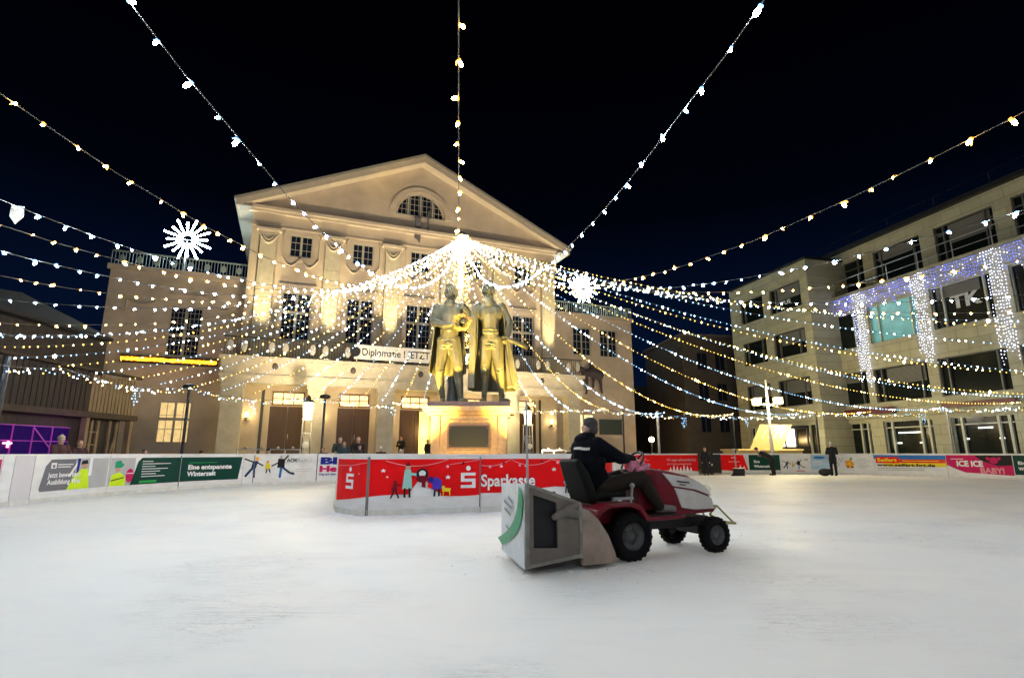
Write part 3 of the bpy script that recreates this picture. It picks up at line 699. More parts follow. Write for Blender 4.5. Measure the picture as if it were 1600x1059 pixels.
class Art:
    """flat artwork laid along a path: local u (metres from the left end) and z"""
    def __init__(s, path, L0, off=.045): s.P = path; s.L0 = L0; s.off = off; s.flat = []; s.n = 0
    def poly(s, pts, m, lay=None):
        s.flat.append(([(p[0], p[1]) for p in pts], [tuple(range(len(pts)))], m, s.n if lay is None else lay)); s.n += 1; return s
    def rect(s, a, b_, c, d, m): return s.poly([(a,c),(b_,c),(b_,d),(a,d)], m)
    def circ(s, x, z, r, m, n=14, ry=None): return s.poly([(x+r*math.cos(2*math.pi*k/n), z+(ry or r)*math.sin(2*math.pi*k/n)) for k in range(n)], m)
    def line(s, pts, w_, m):
        for (a, b_) in zip(pts, pts[1:]):
            d = Vector((b_[0]-a[0], b_[1]-a[1])); 
            if d.length < 1e-6: continue
            d.normalize(); q = Vector((-d.y, d.x))*w_/2
            s.flat.append(([(a[0]+q.x, a[1]+q.y), (a[0]-q.x, a[1]-q.y), (b_[0]-q.x, b_[1]-q.y), (b_[0]+q.x, b_[1]+q.y)], [(0,1,2,3)], m, s.n))
            s.n += .25
        s.n = math.ceil(s.n); return s
    def text(s, t, x, z, size, m, bold=0., sx=1., shear=0., width=None):
        v, f = text_mesh(t, size, bold, shear, sx)
        if width and v:
            k = width/max(p[0] for p in v); v = [(p[0]*k, p[1]) for p in v]
        s.flat.append(([(p[0]+x, p[1]+z) for p in v], f, m, 'T')); return s
    def star(s, x, z, r, m):
        return s.poly([(x+(r if k % 2 == 0 else r*.42)*math.sin(math.pi*k/5), z+(r if k % 2 == 0 else r*.42)*math.cos(math.pi*k/5)) for k in range(10)], m)
    def finish(s, name, par, which):
        mats = []; bm = bmesh.new()
        nmax = s.n
        for (vs, fs, m, lay) in s.flat:
            if (lay == 'T') != which: continue
            if m not in mats: mats.append(m)
            off = s.off + (.0015*(lay if lay != 'T' else nmax+2))
            b2 = bmesh.new(); vv = [b2.verts.new((p[0], 0, p[1])) for p in vs]
            for f_ in fs:
                try: b2.faces.new([vv[i] for i in f_])
                except ValueError: pass
            if not which: bmesh.ops.triangulate(b2, faces=b2.faces)
            xs = [p[0] for p in vs]
            if xs and max(xs)-min(xs) > .3:
                x = math.floor(min(xs)/.25)*.25
                while x < max(xs):
                    bmesh.ops.bisect_plane(b2, geom=b2.verts[:]+b2.edges[:]+b2.faces[:], plane_co=(x,0,0), plane_no=(1,0,0)); x += .25
            mp = {}
            for v in b2.verts: mp[v] = bm.verts.new(s.P.map(s.L0+v.co.x, v.co.z, off))
            for f_ in b2.faces:
                try:
                    nf = bm.faces.new([mp[v] for v in f_.verts]); nf.material_index = mats.index(m)
                except ValueError: pass
            b2.free()
        if not bm.faces: bm.free(); return None
        me = bpy.data.meshes.new(name); bm.to_mesh(me); bm.free()
        for m in mats: me.materials.append(m)
        o = bpy.data.objects.new(name, me); COL.objects.link(o); o.parent = par
        return o
BH = 1.14
def strip(mb, path, L0, L1, z0, z1, o0, o1, step=.25):
    n_ = max(1, int(math.ceil((L1-L0)/step))); vs = []
    for i in range(n_+1):
        L = L0+(L1-L0)*i/n_
        for (o_, z) in ((o0,z0),(o1,z0),(o1,z1),(o0,z1)): vs.append(path.map(L, z, o_))
    fs = []
    for i in range(n_):
        for k in range(4):
            a = i*4+k; b_ = i*4+(k+1) % 4; fs.append((a, b_, b_+4, a+4))
    fs += [(3,2,1,0), tuple(n_*4+k for k in range(4))]
    mb.add(vs, fs)
def barrier(path, L0, L1, label, art=None, seams=(), group='rink boards', boardm=None, cat='barrier'):
    t = empty('rink_barrier', path.map((L0+L1)/2, 0, 0), 0, label, cat, group)
    T0 = Vector(t.location)
    g = MB(); strip(g, path, L0+.008, L1-.008, .0, BH, -.04, .04); g.build('board', boardm or M_white, t)
    g = MB(); strip(g, path, L0+.006, L1-.006, .0, .12, .0405, .062); g.build('kick_plate', M_kick, t)
    g = MB(); strip(g, path, L0+.004, L1-.004, BH+.001, BH+.035, -.055, .055); g.build('top_rail', M_top, t)
    if seams:
        g = MB()
        for s_ in seams: strip(g, path, s_-.012, s_+.012, .02, BH-.02, .0, .056)
        g.build('joint', M_seam, t)
    if art:
        A = Art(path, L0); art(A, L1-L0)
        b_ = A.finish('banner', t, False)
        A.finish('lettering', b_ or t, True)
    for c in t.children: c.location = -T0
    return t
def fig(A, x, z, h, coat, legs, head=None, arm=(.2,.1), arm2=(-.2,.1), spread=.08, lean=0.):
    """small flat printed figure of height h, feet at (x,z)"""
    hd = head or SKN()
    A.line([(x+lean*.3-.01, z+h*.45), (x-spread, z)], h*.09, legs); A.line([(x+lean*.3+.01, z+h*.45), (x+spread, z)], h*.09, legs)
    A.poly([(x+lean*.3-h*.13, z+h*.40), (x+lean*.3+h*.13, z+h*.40), (x+lean+h*.09, z+h*.82), (x+lean-h*.09, z+h*.82)], coat)
    A.line([(x+lean, z+h*.76), (x+lean+arm[0]*h, z+h*.76+arm[1]*h)], h*.08, coat); A.line([(x+lean, z+h*.76), (x+lean+arm2[0]*h, z+h*.76+arm2[1]*h)], h*.08, coat)
    A.circ(x+lean, z+h*.91, h*.085, hd, 10)
def slogo(A, x, z, k):
    """white letter emblem: dot over a squared S"""
    W = WHT(); A.circ(x+.5*k, z+1.27*k, .16*k, W, 18)
    t_ = .19*k
    A.rect(x+.0*k, x+1.0*k, z+.79*k, z+.98*k, W); A.rect(x+.0*k, x+.24*k, z+.60*k, z+.789*k, W); A.rect(x+.0*k, x+1.0*k, z+.40*k, z+.599*k, W); A.rect(x+.76*k, x+1.0*k, z+.19*k, z+.399*k, W); A.rect(x+.0*k, x+1.0*k, z, z+.189*k, W)
# --- left and far boards (lengths along the rink edge)
def a_pink(A, W): A.rect(0, W-.02, .30, 1.0, PNK())
barrier(RP, 1.0, 3.55, 'white rink board with a pink panel at the far left edge of the photo', lambda A, W: A.rect(W-1.6, W-.03, .30, 1.06, PNK()))
barrier(RP, 3.55, 3.87, 'narrow blank white rink board next to the pink panel')
barrier(RP, 3.87, 4.45, 'blank pale rink board between two dark joints left of the grey poster', boardm=mat('pale_pink_board', (.60,.57,.58), .5))
def a_grey(A, W):
    A.poly([(.28,.27),(.24,.34),(.36,.88),(.52,1.04),(W-.05,1.06),(W-.05,.27)], GRY())
    A.rect(W-1.15, W-.05, .27, 1.06, LGY()); A.poly([(W-1.35,.6),(W-1.05,1.06),(W-.98,1.06),(W-1.28,.6)], WHT()); A.poly([(W-1.1,.6),(W-1.1,1.06),(W-1.0,1.06),(W-1.03,.6)], NAV())
    A.poly([(W-1.35,.27),(W-1.15,.62),(W-.95,.78),(W-.72,.78),(W-.62,.27)], HIV()); A.circ(W-.86,.88,.10,SKN()); A.poly([(W-.98,.9),(W-.95,1.0),(W-.78,1.02),(W-.74,.92)], BLK()); A.rect(W-.7,W-.6,.6,1.06,WHT())
    A.rect(.52,.70,.82,.96,WHT()); A.rect(.57,.65,.84,.91,GRY()); A.rect(.74,1.25,.90,.925,WHT()); A.rect(.74,1.18,.84,.865,WHT())
    A.text('Jetzt bewerben:', .46, .60, .17, WHT(), .004); A.text('Ausbildung Wei', .46, .43, .17, WHT(), .004)
barrier(RP, 4.45, 6.95, 'rink board with grey recruiting poster and a person in yellow workwear', a_grey)
def a_dg(A, W):
    A.rect(0.02,.9,.27,1.06,LGY()); A.poly([(.05,.27),(.12,.58),(.38,.66),(.6,.5),(.62,.27)], HIV()); A.circ(.30,.74,.085,SKN()); A.poly([(.18,.78),(.19,.95),(.36,1.0),(.46,.88),(.5,.9),(.5,.85),(.42,.78)], DGN())
    A.line([(.1,.42),(.55,.5)],.03,BLK()); A.circ(.74,.55,.14,PNK(),16,.2); A.rect(.62,.86,.6,.625,WHT())
    A.poly([(.78,.27),(.95,.35),(1.0,.95),(1.12,1.06),(W-.01,1.06),(W-.01,.27)], GRN())
    for i, l_ in enumerate((.4, 1.1, .5, 1.0, .7, .55, .9)): A.rect(1.15, 1.15+l_, .94-.075*i, .96-.075*i, WHT())
    A.rect(1.1, 1.75, .31, .38, LGR())
barrier(RP, 6.95, 9.62, 'rink board with dark green poster, green button and a helmeted worker', a_dg, seams=(9.6,))
def a_green(A, W):
    A.poly([(0.01,.27),(W-.16,.27),(W-.05,1.06),(.01,1.06)], GRN()); A.rect(.3,1.35,.87,.885,LGR())
    A.text('Eine entspannte', .28, .66, .21, WHT(), .008, width=1.62); A.text('Winterzeit', .28, .44, .21, WHT(), .008, width=1.05)
barrier(RP, 9.62, 11.95, 'dark green rink board reading Eine entspannte Winterzeit', a_green)
def skaters(A, x=.0, z=.25, k=1.):
    A.line([(x+.05*k,z+.10*k),(x+.3*k,z+.4*k)],.09*k,DBL()); A.line([(x+.38*k,z+.05*k),(x+.36*k,z+.4*k)],.085*k,DBL()); A.poly([(x+.24*k,z+.38*k),(x+.42*k,z+.38*k),(x+.5*k,z+.66*k),(x+.3*k,z+.66*k)],DBL()); A.line([(x+.32*k,z+.62*k),(x-.02*k,z+.74*k)],.05*k,BLK()); A.line([(x+.46*k,z+.6*k),(x+.7*k,z+.48*k)],.05*k,BLK()); A.circ(x+.45*k,z+.74*k,.07*k,ORG())
    A.line([(x+.82*k,z+.2*k),(x+.85*k,z+.4*k)],.05*k,DBL()); A.line([(x+.98*k,z+.22*k),(x+.9*k,z+.4*k)],.05*k,DBL()); A.poly([(x+.76*k,z+.36*k),(x+.98*k,z+.36*k),(x+.94*k,z+.56*k),(x+.8*k,z+.56*k)],YEL()); A.circ(x+.86*k,z+.62*k,.05*k,ORG())
    A.line([(x+1.35*k,z+.02*k),(x+1.38*k,z+.42*k)],.09*k,BLU()); A.line([(x+1.42*k,z+.42*k),(x+1.72*k,z+.2*k),(x+1.9*k,z+.16*k)],.07*k,DBL()); A.poly([(x+1.22*k,z+.4*k),(x+1.5*k,z+.4*k),(x+1.5*k,z+.72*k),(x+1.24*k,z+.74*k)],BLK()); A.line([(x+1.45*k,z+.66*k),(x+1.62*k,z+.86*k)],.06*k,BLK()); A.line([(x+1.28*k,z+.6*k),(x+1.0*k,z+.46*k)],.05*k,BLK()); A.circ(x+1.34*k,z+.8*k,.06*k,LGY())
def a_aok(A, W):
    skaters(A, .05, .25); A.text('AOK', 1.62, .86, .19, BLK(), .004); A.text('PLUS', 2.0, .86, .19, LGY(), 0); A.circ(2.52,.92,.07,LGY()); A.circ(2.52,.92,.05,WHT()); A.line([(2.0,.58),(2.6,.58)],.012,LGY()); A.line([(1.8,.5),(2.6,.5)],.012,LGY())
barrier(RP, 11.95, 14.78, 'white rink board printed with three skaters holding hands', a_aok, seams=(12.35,14.76))
def a_be(A, W): A.text('BE', .1, .77, .36, NAV(), .022, width=.95); A.text('Helc', .08, .47, .32, PNK(), .018, width=1.1); A.text('Weg nach Leben', .08, .33, .1, NAV(), .004)
barrier(RP, 14.78, 17.6, 'white rink board with big blue letters beside the red island board', a_be)
L = 17.6
while L < 29.9:
    barrier(RP, L, L+2.46, 'plain white rink board hidden behind the statue island', None, group='blank rink boards behind the island'); L += 2.46
def lines(A, x, z0, n, w_, m, dz=.07, th=.022):
    for i in range(n): A.rect(x, x+w_*(.75+.25*((i*7) % 3)/2), z0-dz*i, z0-dz*i+th, m)
def trees(A, x0, x1, z, m):
    x = x0; k = 0
    while x < x1:
        h_ = .22+.14*((k*5) % 3)/2; A.poly([(x, z), (x+.2, z), (x+.1, z+h_)], m); x += .23; k += 1
def a_red1(A, W):
    A.poly([(0,.34),(W*.4,.30),(W,.36),(W,1.1),(0,1.1)], RED()); lines(A, .15, .95, 8, 1.5, PINKL())
barrier(RP, 29.9, 32.25, 'far red rink board with pale small print right of the tractor seat', a_red1)
def a_red2(A, W):
    A.poly([(0,.30),(W,.22),(W,1.1),(0,1.1)], RED()); A.text('Wir sagen selbstverst\u00e4ndlich', .45, .78, .19, PINKL(), .006, width=2.0); A.text('alle Weihnachtswünsche', .45, .58, .13, PINKL(), .003, width=1.7); trees(A, .6, W-.5, .24, WHT())
barrier(RP, 32.25, 34.85, 'far red rink board with two text lines and white fir trees', a_red2)
def a_red3(A, W):
    A.poly([(0,.30),(W*.5,.22),(W-.05,.26),(W-.3,1.1),(0,1.1)], RED()); trees(A, 1.3, W-.2, .22, WHT()); A.line([(.9,.72),(1.6,.72)],.02,WHT()); A.line([(1.1,.95),(1.4,.95)],.03,WHT())
barrier(RP, 35.95, 38.1, 'far red rink board with fir trees right of the open gate', a_red3)
def a_g2(A, W): A.rect(.02,W-.02,.25,1.1,GRN()); A.text('Eine', .3, .66, .2, WHT(), .008); A.text('Winterzeit', .3, .4, .2, WHT(), .008)
barrier(RP, 38.1, 39.9, 'far dark green rink board between red board and skater board', a_g2)
def a_aok2(A, W): skaters(A, .12, .3, .62); A.rect(.8,1.25,.2,.24,PNK()); A.text('AOK', 1.25, .8, .11, BLK(), .002)
barrier(RP, 39.9, 41.5, 'small far white rink board with dark skaters near the yellow stall', a_aok2)
def a_bl(A, W): A.rect(.02,W-.02,.3,1.1,col('pale_blue',(.35,.5,.65))); A.circ(.45,.95,.3,BLU(),14,.08); lines(A,.1,.75,4,.6,WHT())
barrier(RP, 41.5, 42.45, 'short pale blue rink board left of the standing man in black', a_bl)
def a_fl(A, W):
    for k in (0,.12): A.line([(.15+k,.3),(.55+k,.95)],.015,BLK())
    for k in range(5): A.circ(.95+.12*math.cos(k*1.26), .62+.14*math.sin(k*1.26), .1, ORG(), 10)
    A.circ(.95,.62,.06,YEL()); A.circ(.86,.45,.05,BLK()); A.circ(1.08,.45,.05,BLK()); A.circ(1.05,.9,.06,LGR()); lines(A, 1.3, .9, 7, .6, LGY(), .08, .02)
barrier(RP, 42.45, 44.55, 'white rink board printed with an orange flower', a_fl)
def a_sf(A, W):
    A.poly([(0,.9),(W-.02,.86),(W-.02,1.08),(0,1.1)], BLU()); A.poly([(.4,.5),(W-.02,.52),(W-.02,.7),(.4,.7)], YEL()); A.rect(.4,W-.02,.70,.88,ORR()); A.rect(.08,1.1,.68,1.0,RED()); A.text('Seifert', .15, .76, .24, YEL(), .010, width=.88)
    A.rect(1.25,2.85,.78,.81,YEL()); A.text('www.seifert-hrt.de', .12, .52, .19, BLK(), .008, width=2.55); A.line([(.12,.42),(2.2,.42)],.015,BLK()); A.line([(.12,.33),(2.2,.33)],.015,BLK())
barrier(RP, 44.55, 47.72, 'rink board with red and yellow web address print', a_sf)
def a_ice(A, W):
    A.poly([(0.01,.62),(.35,.45),(.75,.28),(W-.02,.20),(W-.02,1.1),(.01,1.1)], PNK()); A.poly([(1.25,1.1),(1.5,.85),(2.2,.62),(W-.02,.66),(W-.02,1.1)], BLK())
    A.text('ICE ICE', .42, .58, .36, WHT(), .016, width=1.15); A.text('BABY!', 1.4, .28, .34, PINKL(), .014, width=1.05); A.rect(.2,.75,.9,.93,WHT()); A.circ(2.05,.86,.2,PNK(),14,.15); A.circ(1.8,.95,.07,PNK()); A.circ(2.3,.95,.07,PNK())
barrier(RP, 47.72, 50.58, 'pink and black rink board reading ICE ICE BABY!', a_ice)
def a_g3(A, W): A.rect(.02,W-.02,.25,1.1,GRN()); A.text('Eine entspannte', .2, .70, .19, WHT(), .008, width=1.6); A.text('Winterzeit', .2, .45, .19, WHT(), .008)
barrier(RP, 50.58, 53.2, 'dark green rink board at the right edge of the photo', a_g3)
barrier(RP, 53.2, 56.0, 'blank white rink board just outside the right edge')
# --- island boards
ISL = catmull([(-3.70,12.1),(-3.62,11.80),(-3.46,11.60),(-2.98,11.10),(-2.85,11.0),(-2.80,10.99)], 10, False) + catmull([(-2.80,10.99),(-.67,11.72),(1.45,12.28),(1.95,12.5),(2.3,13.05),(2.6,14.3),(2.85,17),(2.5,20),(.8,21.3),(-2.6,21.2),(-4.4,19.8),(-4.7,16.8),(-4.1,13.3),(-3.72,12.15)], 16, False)
IP = Path(ISL)
def iL(x, y):
    return min(range(len(IP.p)), key=lambda i: (IP.p[i]-Vector((x,y))).length)
l0 = IP.l[iL(-2.80,10.99)]; l1 = IP.l[iL(-.67,11.72)]; l2 = IP.l[iL(1.45,12.28)]; l3 = IP.l[iL(2.3,13.05)]
def hill(W, f, n=16, top=1.08):
    return [(W*i/n, f(W*i/n)) for i in range(n+1)] + [(W, top), (0, top)]
def garl(A, pts):
    A.line(pts, .012, PINKL())
def i1(A, W):
    A.poly(hill(W, lambda x: .24+.13*(x/W)**1.6), RED()); slogo(A, W*.50, .50, .30)
    garl(A, [(0,1.0),(W*.3,.95),(W*.7,.96),(W,1.02)]); A.circ(W*.85,.80,.02,PINKL()); A.circ(W*.1,.93,.03,PINKL())
barrier(IP, .0, l0, 'curved end board of the statue island with white S emblem on red', i1, seams=(l0-.01,), group='red island boards')
def i2(A, W):
    A.poly(hill(W, lambda x: .37+.03*math.sin(x*2.6)), RED())
    A.poly([(.74,.38),(.90,.50),(.95,.64),(1.12,.66),(1.22,.50),(1.42,.40),(1.42,.36),(.74,.36)], WHT())
    garl(A, [(.3+.1*k, 1.07-.55*(.25-((k-6)/13)**2)*.9) for k in range(14)]); garl(A, [(1.6+.08*k, .97+.012*k) for k in range(9)])
    for (x, z) in ((.72,.92),(1.55,.93)): A.circ(x,z,.03,PINKL())
    A.circ(1.88,.99,.03,MAR()); A.star(.26,.86,.045,WHT()); A.star(.34,.74,.025,WHT()); A.star(1.56,.72,.05,WHT())
    fig(A, .50, .33, .34, MAR(), BLK(), MAR(), (.35,-.05), (-.15,-.3))
    A.poly([(.64,.50),(.84,.50),(.80,.88),(.68,.88)], TEAL()); A.line([(.78,.80),(1.0,.76)],.05,TEAL()); A.line([(.69,.52),(.69,.34)],.04,BLK()); A.line([(.78,.52),(.79,.34)],.04,BLK()); A.circ(.74,.93,.055,SKN()); A.poly([(.68,.95),(.80,.95),(.74,1.03)], MAR())
    A.circ(1.03,.78,.12,BLK(),14); A.circ(1.03,.80,.07,WHT(),14,.06); A.circ(1.03,.69,.12,MAR(),14,.07); A.poly([(1.02,.66),(1.10,.66),(1.10,.52),(1.02,.54)], MAR())
    A.line([(1.30,.50),(1.28,.35)],.04,BLK()); A.line([(1.37,.50),(1.38,.35)],.04,BLK()); A.poly([(1.20,.62),(1.30,.74),(1.42,.66),(1.44,.50),(1.26,.48)], BLV()); A.circ(1.20,.68,.055,NAV()); A.circ(1.19,.56,.05,RED())
    A.poly([(1.44,.44),(1.60,.44),(1.62,.50),(1.44,.52)], YEL()); A.line([(1.47,.45),(1.46,.36)],.02,YEL()); A.line([(1.59,.45),(1.60,.36)],.02,YEL()); A.circ(1.46,.52,.035,YEL())
barrier(IP, l0, l1, 'red island board with printed children building a snowman', i2, seams=(l1-.01,), group='red island boards')
def i3(A, W):
    A.poly(hill(W, lambda x: .39+.11*max(0, math.sin((x-.9)*1.9)) if x > .9 else .39), RED())
    slogo(A, -.0 if False else .02, .58, .32) if False else None
    A.text('Sparkasse', .0, .53, .33, WHT(), .008, width=1.18); A.star(.45,.93,.035,WHT()); A.star(1.62,.86,.05,WHT()); A.star(.98,.93,.02,WHT())
    garl(A, [(-.3+.08*k+.0, 1.07-.6*(.25-((k-6)/12)**2)*.9) for k in range(4,13)]); garl(A, [(.66+.09*k, 1.07-.6*(.25-((k-5)/10)**2)*.8) for k in range(11)]); garl(A, [(1.56+.08*k, 1.07-.02*k) for k in range(7)])
    for (x, z) in ((.2,.92),(.85,.95),(1.7,1.0)): A.circ(x,z,.03,PINKL())
    A.circ(.5,1.0,.025,MAR()); A.circ(1.35,1.02,.025,MAR())
    fig(A, 1.90, .36, .38, TEAL(), BLK(), SKN(), (.25,-.1), (-.2,-.2), .03); fig(A, 2.14, .36, .38, BLV(), BLK(), BLV(), (.2,-.2), (-.35,-.1), .03)
barrier(IP, l1, l2, 'red island board with the white word Sparkasse', i3, seams=(l2-.01,), group='red island boards')
# emblem before the word, printed on the end of the snowman board
A = Art(IP, l1-.42, .060); slogo(A, .0, .50, .31)
tgt = [o for o in COL.objects if o.name.startswith('rink_barrier') and 'snowman' in o.get('label', '')][0]
e_ = A.finish('emblem', tgt, False); e_.location = -Vector(tgt.location)
def i4(A, W): A.poly(hill(W, lambda x: .46+.05*math.sin(x*4)), RED()); garl(A, [(0,1.0),(.4,.95),(W,1.05)])
barrier(IP, l2, l3, 'red island board partly hidden behind the tractor seat', i4, group='red island boards')
n_ = 6; dl = (IP.total-.05-l3)/n_
for k in range(n_): barrier(IP, l3+dl*k, l3+dl*(k+1), 'plain white rear board of the statue island', None, group='plain rear island boards')
# island paving and shovelled snow
mi = MB(); mi.add([(p.x, p.y, .012) for p in IP.p[::4]], [tuple(range(len(IP.p[::4])))])
o = mi.build('island_paving', M_pave); tag(o, kind='structure')
M_snow = mat('snow', (.78,.79,.80), .8, var=.08, vs=6, bump=.8, bs=25)
def ridge(path, L0, L1, w_, h_, off, label):
    g = MB(); n_ = int((L1-L0)/.12); 
    for i in range(n_+1):
        L = L0+(L1-L0)*i/n_; hh = h_*rnd.uniform(.4, 1.0)*min(1, i/3, (n_-i)/3+.05); ww = w_*rnd.uniform(.7, 1.2)
        for k, (a, b_) in enumerate(((0, .02), (.25, .8), (.6, .45), (1, -.005))): g.v.append(path.map(L, max(-.005, hh*b_), off+ww*a))
    for i in range(n_):
        for k in range(3): a = i*4+k; g.f.append((a, a+1, a+5, a+4)); g.m.append(0)
    tag(g.build('snow_ridge', M_snow, smooth=True), label, kind='stuff')
ridge(IP, .2, l2+.3, .28, .035, .064, 'thin ridge of scraped snow along the foot of the red island boards')
ridge(RP, 3.2, 29, .22, .04, .064, 'thin ridge of scraped snow along the left rink boards')
ridge(RP, 38, 53, .4, .07, .064, 'thin ridge of scraped snow along the right rink boards')
# ============================================================ people
def hand(chs, p, d, up, s=1., curl=.5, side=1):
    """append palm and five fingers as chains; p wrist, d pointing dir, up = back of the hand"""
    p = Vector(p); d = Vector(d).normalized(); up = Vector(up); up = (up-d*up.dot(d)).normalized(); w_ = d.cross(up)*side
    for k in (-1, 0, 1): chs.append([tuple(p+w_*.012*k*s)+(.020*s,), tuple(p+d*.085*s+w_*.024*k*s)+(.016*s,)])
    for k, ln in enumerate((.072, .080, .075, .058)):
        b_ = p+d*.085*s+w_*(.033-.022*k)*s; c1 = b_+(d*math.cos(curl*.7)-up*math.sin(curl*.7))*ln*.45*s
        c2 = c1+(d*math.cos(curl*1.8)-up*math.sin(curl*1.8))*ln*.32*s; c3 = c2+(d*math.cos(curl*2.8)-up*math.sin(curl*2.8))*ln*.25*s
        chs.append([tuple(b_)+(.010*s,), tuple(c1)+(.0095*s,), tuple(c2)+(.0085*s,), tuple(c3)+(.0075*s,)])
    b_ = p+d*.03*s+w_*.03*s; t1 = b_+(d*.6+w_*.7-up*.3).normalized()*.045*s; t2 = t1+(d*.9+w_*.1-up*.4).normalized()*.03*s
    chs.append([tuple(b_)+(.014*s,), tuple(t1)+(.011*s,), tuple(t2)+(.009*s,)])
def headballs(c, f, s=1.):
    """skull, jaw, nose, ears, brow, lips for a head centred at c looking along f"""
    c = Vector(c); f = Vector(f).normalized(); r = f.cross(Vector((0,0,1))).normalized(); u = r.cross(f)
    M = Matrix((r, f, u)).transposed()
    P = lambda x, y, z: tuple(c + M @ Vector((x, y, z))*s)
    sc = lambda *v: tuple(k*s for k in v)
    B = [(P(0,-.012,.022), sc(.078,.097,.092), M), (P(0,.022,-.045), sc(.058,.068,.068), M), (P(0,.03,-.088), sc(.034,.036,.026), M), (P(0,.098,-.012), sc(.012,.018,.022), M),
         (P(0,.080,.012), sc(.055,.018,.012), M), (P(.078,-.008,-.01), sc(.010,.020,.032), M), (P(-.078,-.008,-.01), sc(.010,.020,.032), M), (P(0,.082,-.052), sc(.024,.012,.008), M), (P(0,.085,-.063), sc(.019,.010,.006), M),
         (P(.034,.070,-.02), sc(.022,.016,.018), M), (P(-.034,.070,-.02), sc(.022,.016,.018), M)]
    return B, M, P
JAK = {}
def cloth(n, c):
    if n not in JAK: JAK[n] = mat('cloth_'+n, c, .85, var=.15, vs=14)
    return JAK[n]
def person(loc, rz, label, h=1.75, coat=('black', (.006,.006,.008)), legs=('dark_trousers', (.010,.010,.014)), hat=None, hair=(.05,.03,.02), arms='down', look=(0,-1,0), lean=0., long=False, group=None, vox=.024):
    k = h/1.75; 
    def S(p): return (p[0]*k, (p[1]-lean*max(0, p[2]-.9))*k, p[2]*k - abs(lean)*.25*max(0, p[2]-.9)*k)
    hd = S((0,-.02,1.62)); B, M, P = headballs(hd, look, k)
    if arms == 'rail': A = [[(sx*.19,0,1.42), (sx*.24,-.12,1.18), (sx*.12,-.36,1.16)] for sx in (-1, 1)]
    elif arms == 'chest': A = [[(sx*.19,0,1.42), (sx*.26,-.05,1.15), (sx*.06,-.26,1.24)] for sx in (-1, 1)]
    else: A = [[(sx*.19,0,1.42), (sx*.25,.02,1.14), (sx*.24,-.08,.88)] for sx in (-1, 1)]
    def chain(pts, rs, g=0.): return [S(p)+((r+g)*k,) for p, r in zip(pts, rs)]
    ch = [chain([(0,0,.95),(0,0,1.1),(0,0,1.3),(0,0,1.45),(0,-.01,1.55)], [.13,.12,.14,.08,.052])]
    legsj = [[(sx*.09,0,.92), (sx*.10,-.02,.50), (sx*.10,.02,.09)] for sx in (-1, 1)]
    for L_ in legsj: ch.append(chain(L_, [.085,.055,.04])); e_ = L_[2]; ch.append(chain([e_, (e_[0], e_[1]-.15, .04)], [.04,.035]))
    for a in A:
        ch.append(chain(a, [.055,.042,.030])); d = Vector(S(a[2]))-Vector(S(a[1])); hand(ch, S(a[2]), d, (0,-.3,1) if arms != 'down' else (a[2][0],0,0), k, .5, 1 if a[0][0] < 0 else -1)
    o = fuse('person', ch, B, vox*k if vox > .02 else vox, M_skin, None, 1); o.location = loc; o.rotation_euler = (0,0,rz)
    tag(o, label, 'person', group)
    cm = cloth(*coat); ch = [chain([(0,0,.9),(0,.0,1.1),(0,0,1.3),(0,0,1.43)], [.165,.16,.175,.10])]
    if long: ch.append(chain([(0,0,1.0),(0,0,.6)], [.17,.20]))
    for a in A: ch.append(chain(a, [.078,.062,.05]))
    bl = [(S((0,0,1.33)), (.22*k,.135*k,.13*k)), (S((0,.03,1.47)), (.11*k,.09*k,.05*k))]
    fuse('jacket', ch, bl, .028*k, cm, o, 2)
    ch = [chain(L_, [.105,.075,.062]) for L_ in legsj]+[chain([(-.06,0,.93),(.06,0,.93)], [.12,.12])]
    fuse('trousers', ch, [], .028*k, cloth(*legs), o, 1)
    ch = [chain([(L_[2][0],.02,.07), (L_[2][0],-.16,.05)], [.055,.048]) for L_ in legsj]; fuse('shoes', ch, [], .022*k, M_black, o, 1)
    if hat:
        fuse('hat', [], [(P(0,-.02,.055), (.092*k,.108*k,.085*k), M), (P(0,-.01,.135), (.03*k,.03*k,.03*k), M)], .014*k, cloth('hat_'+hat[0], hat[1]), o, 1)
    else: fuse('hair', [], [(P(0,-.035,.045), (.088*k,.098*k,.085*k), M), (P(0,-.06,-.01), (.08*k,.06*k,.08*k), M)], .014*k, cloth('hair%d' % int(hair[0]*1000), hair), o, 1)
    return o
F_ = lambda dx, dy: math.atan2(dx, -dy)     # turn so that -y looks along (dx,dy)
WAT = 'spectators behind the rink boards'
person((-12.35,15.15,0), F_(1,-.2), 'person in brown coat and beige winter hat behind the grey poster board', 1.68, ('brown',(.08,.03,.025)), hat=('beige',(.42,.34,.24)), arms='rail', group=WAT)
person((-12.45,15.95,0), F_(1,-.3), 'smaller person with bare head beside the one in the beige hat', 1.58, ('darkred',(.06,.02,.02)), hair=(.16,.08,.04), arms='rail', group=WAT)
person((-11.9,18.0,0), F_(1,-.3), 'child with only dark hair showing right of the timber hut', 1.32, ('navy',(.008,.008,.018)), group=WAT)
person((-11.3,20.2,0), F_(1,-.6), 'child with round black hat showing beside the thin black post', 1.28, ('black',(.006,.006,.008)), hat=('black',(.02,.02,.02)), group=WAT)
person((-9.9,22.2,0), F_(1,-.8), 'person bending low behind the skater board left of the lantern post', 1.45, ('black',(.006,.006,.008)), hat=('black',(.02,.02,.02)), lean=.5, arms='rail', group=WAT)
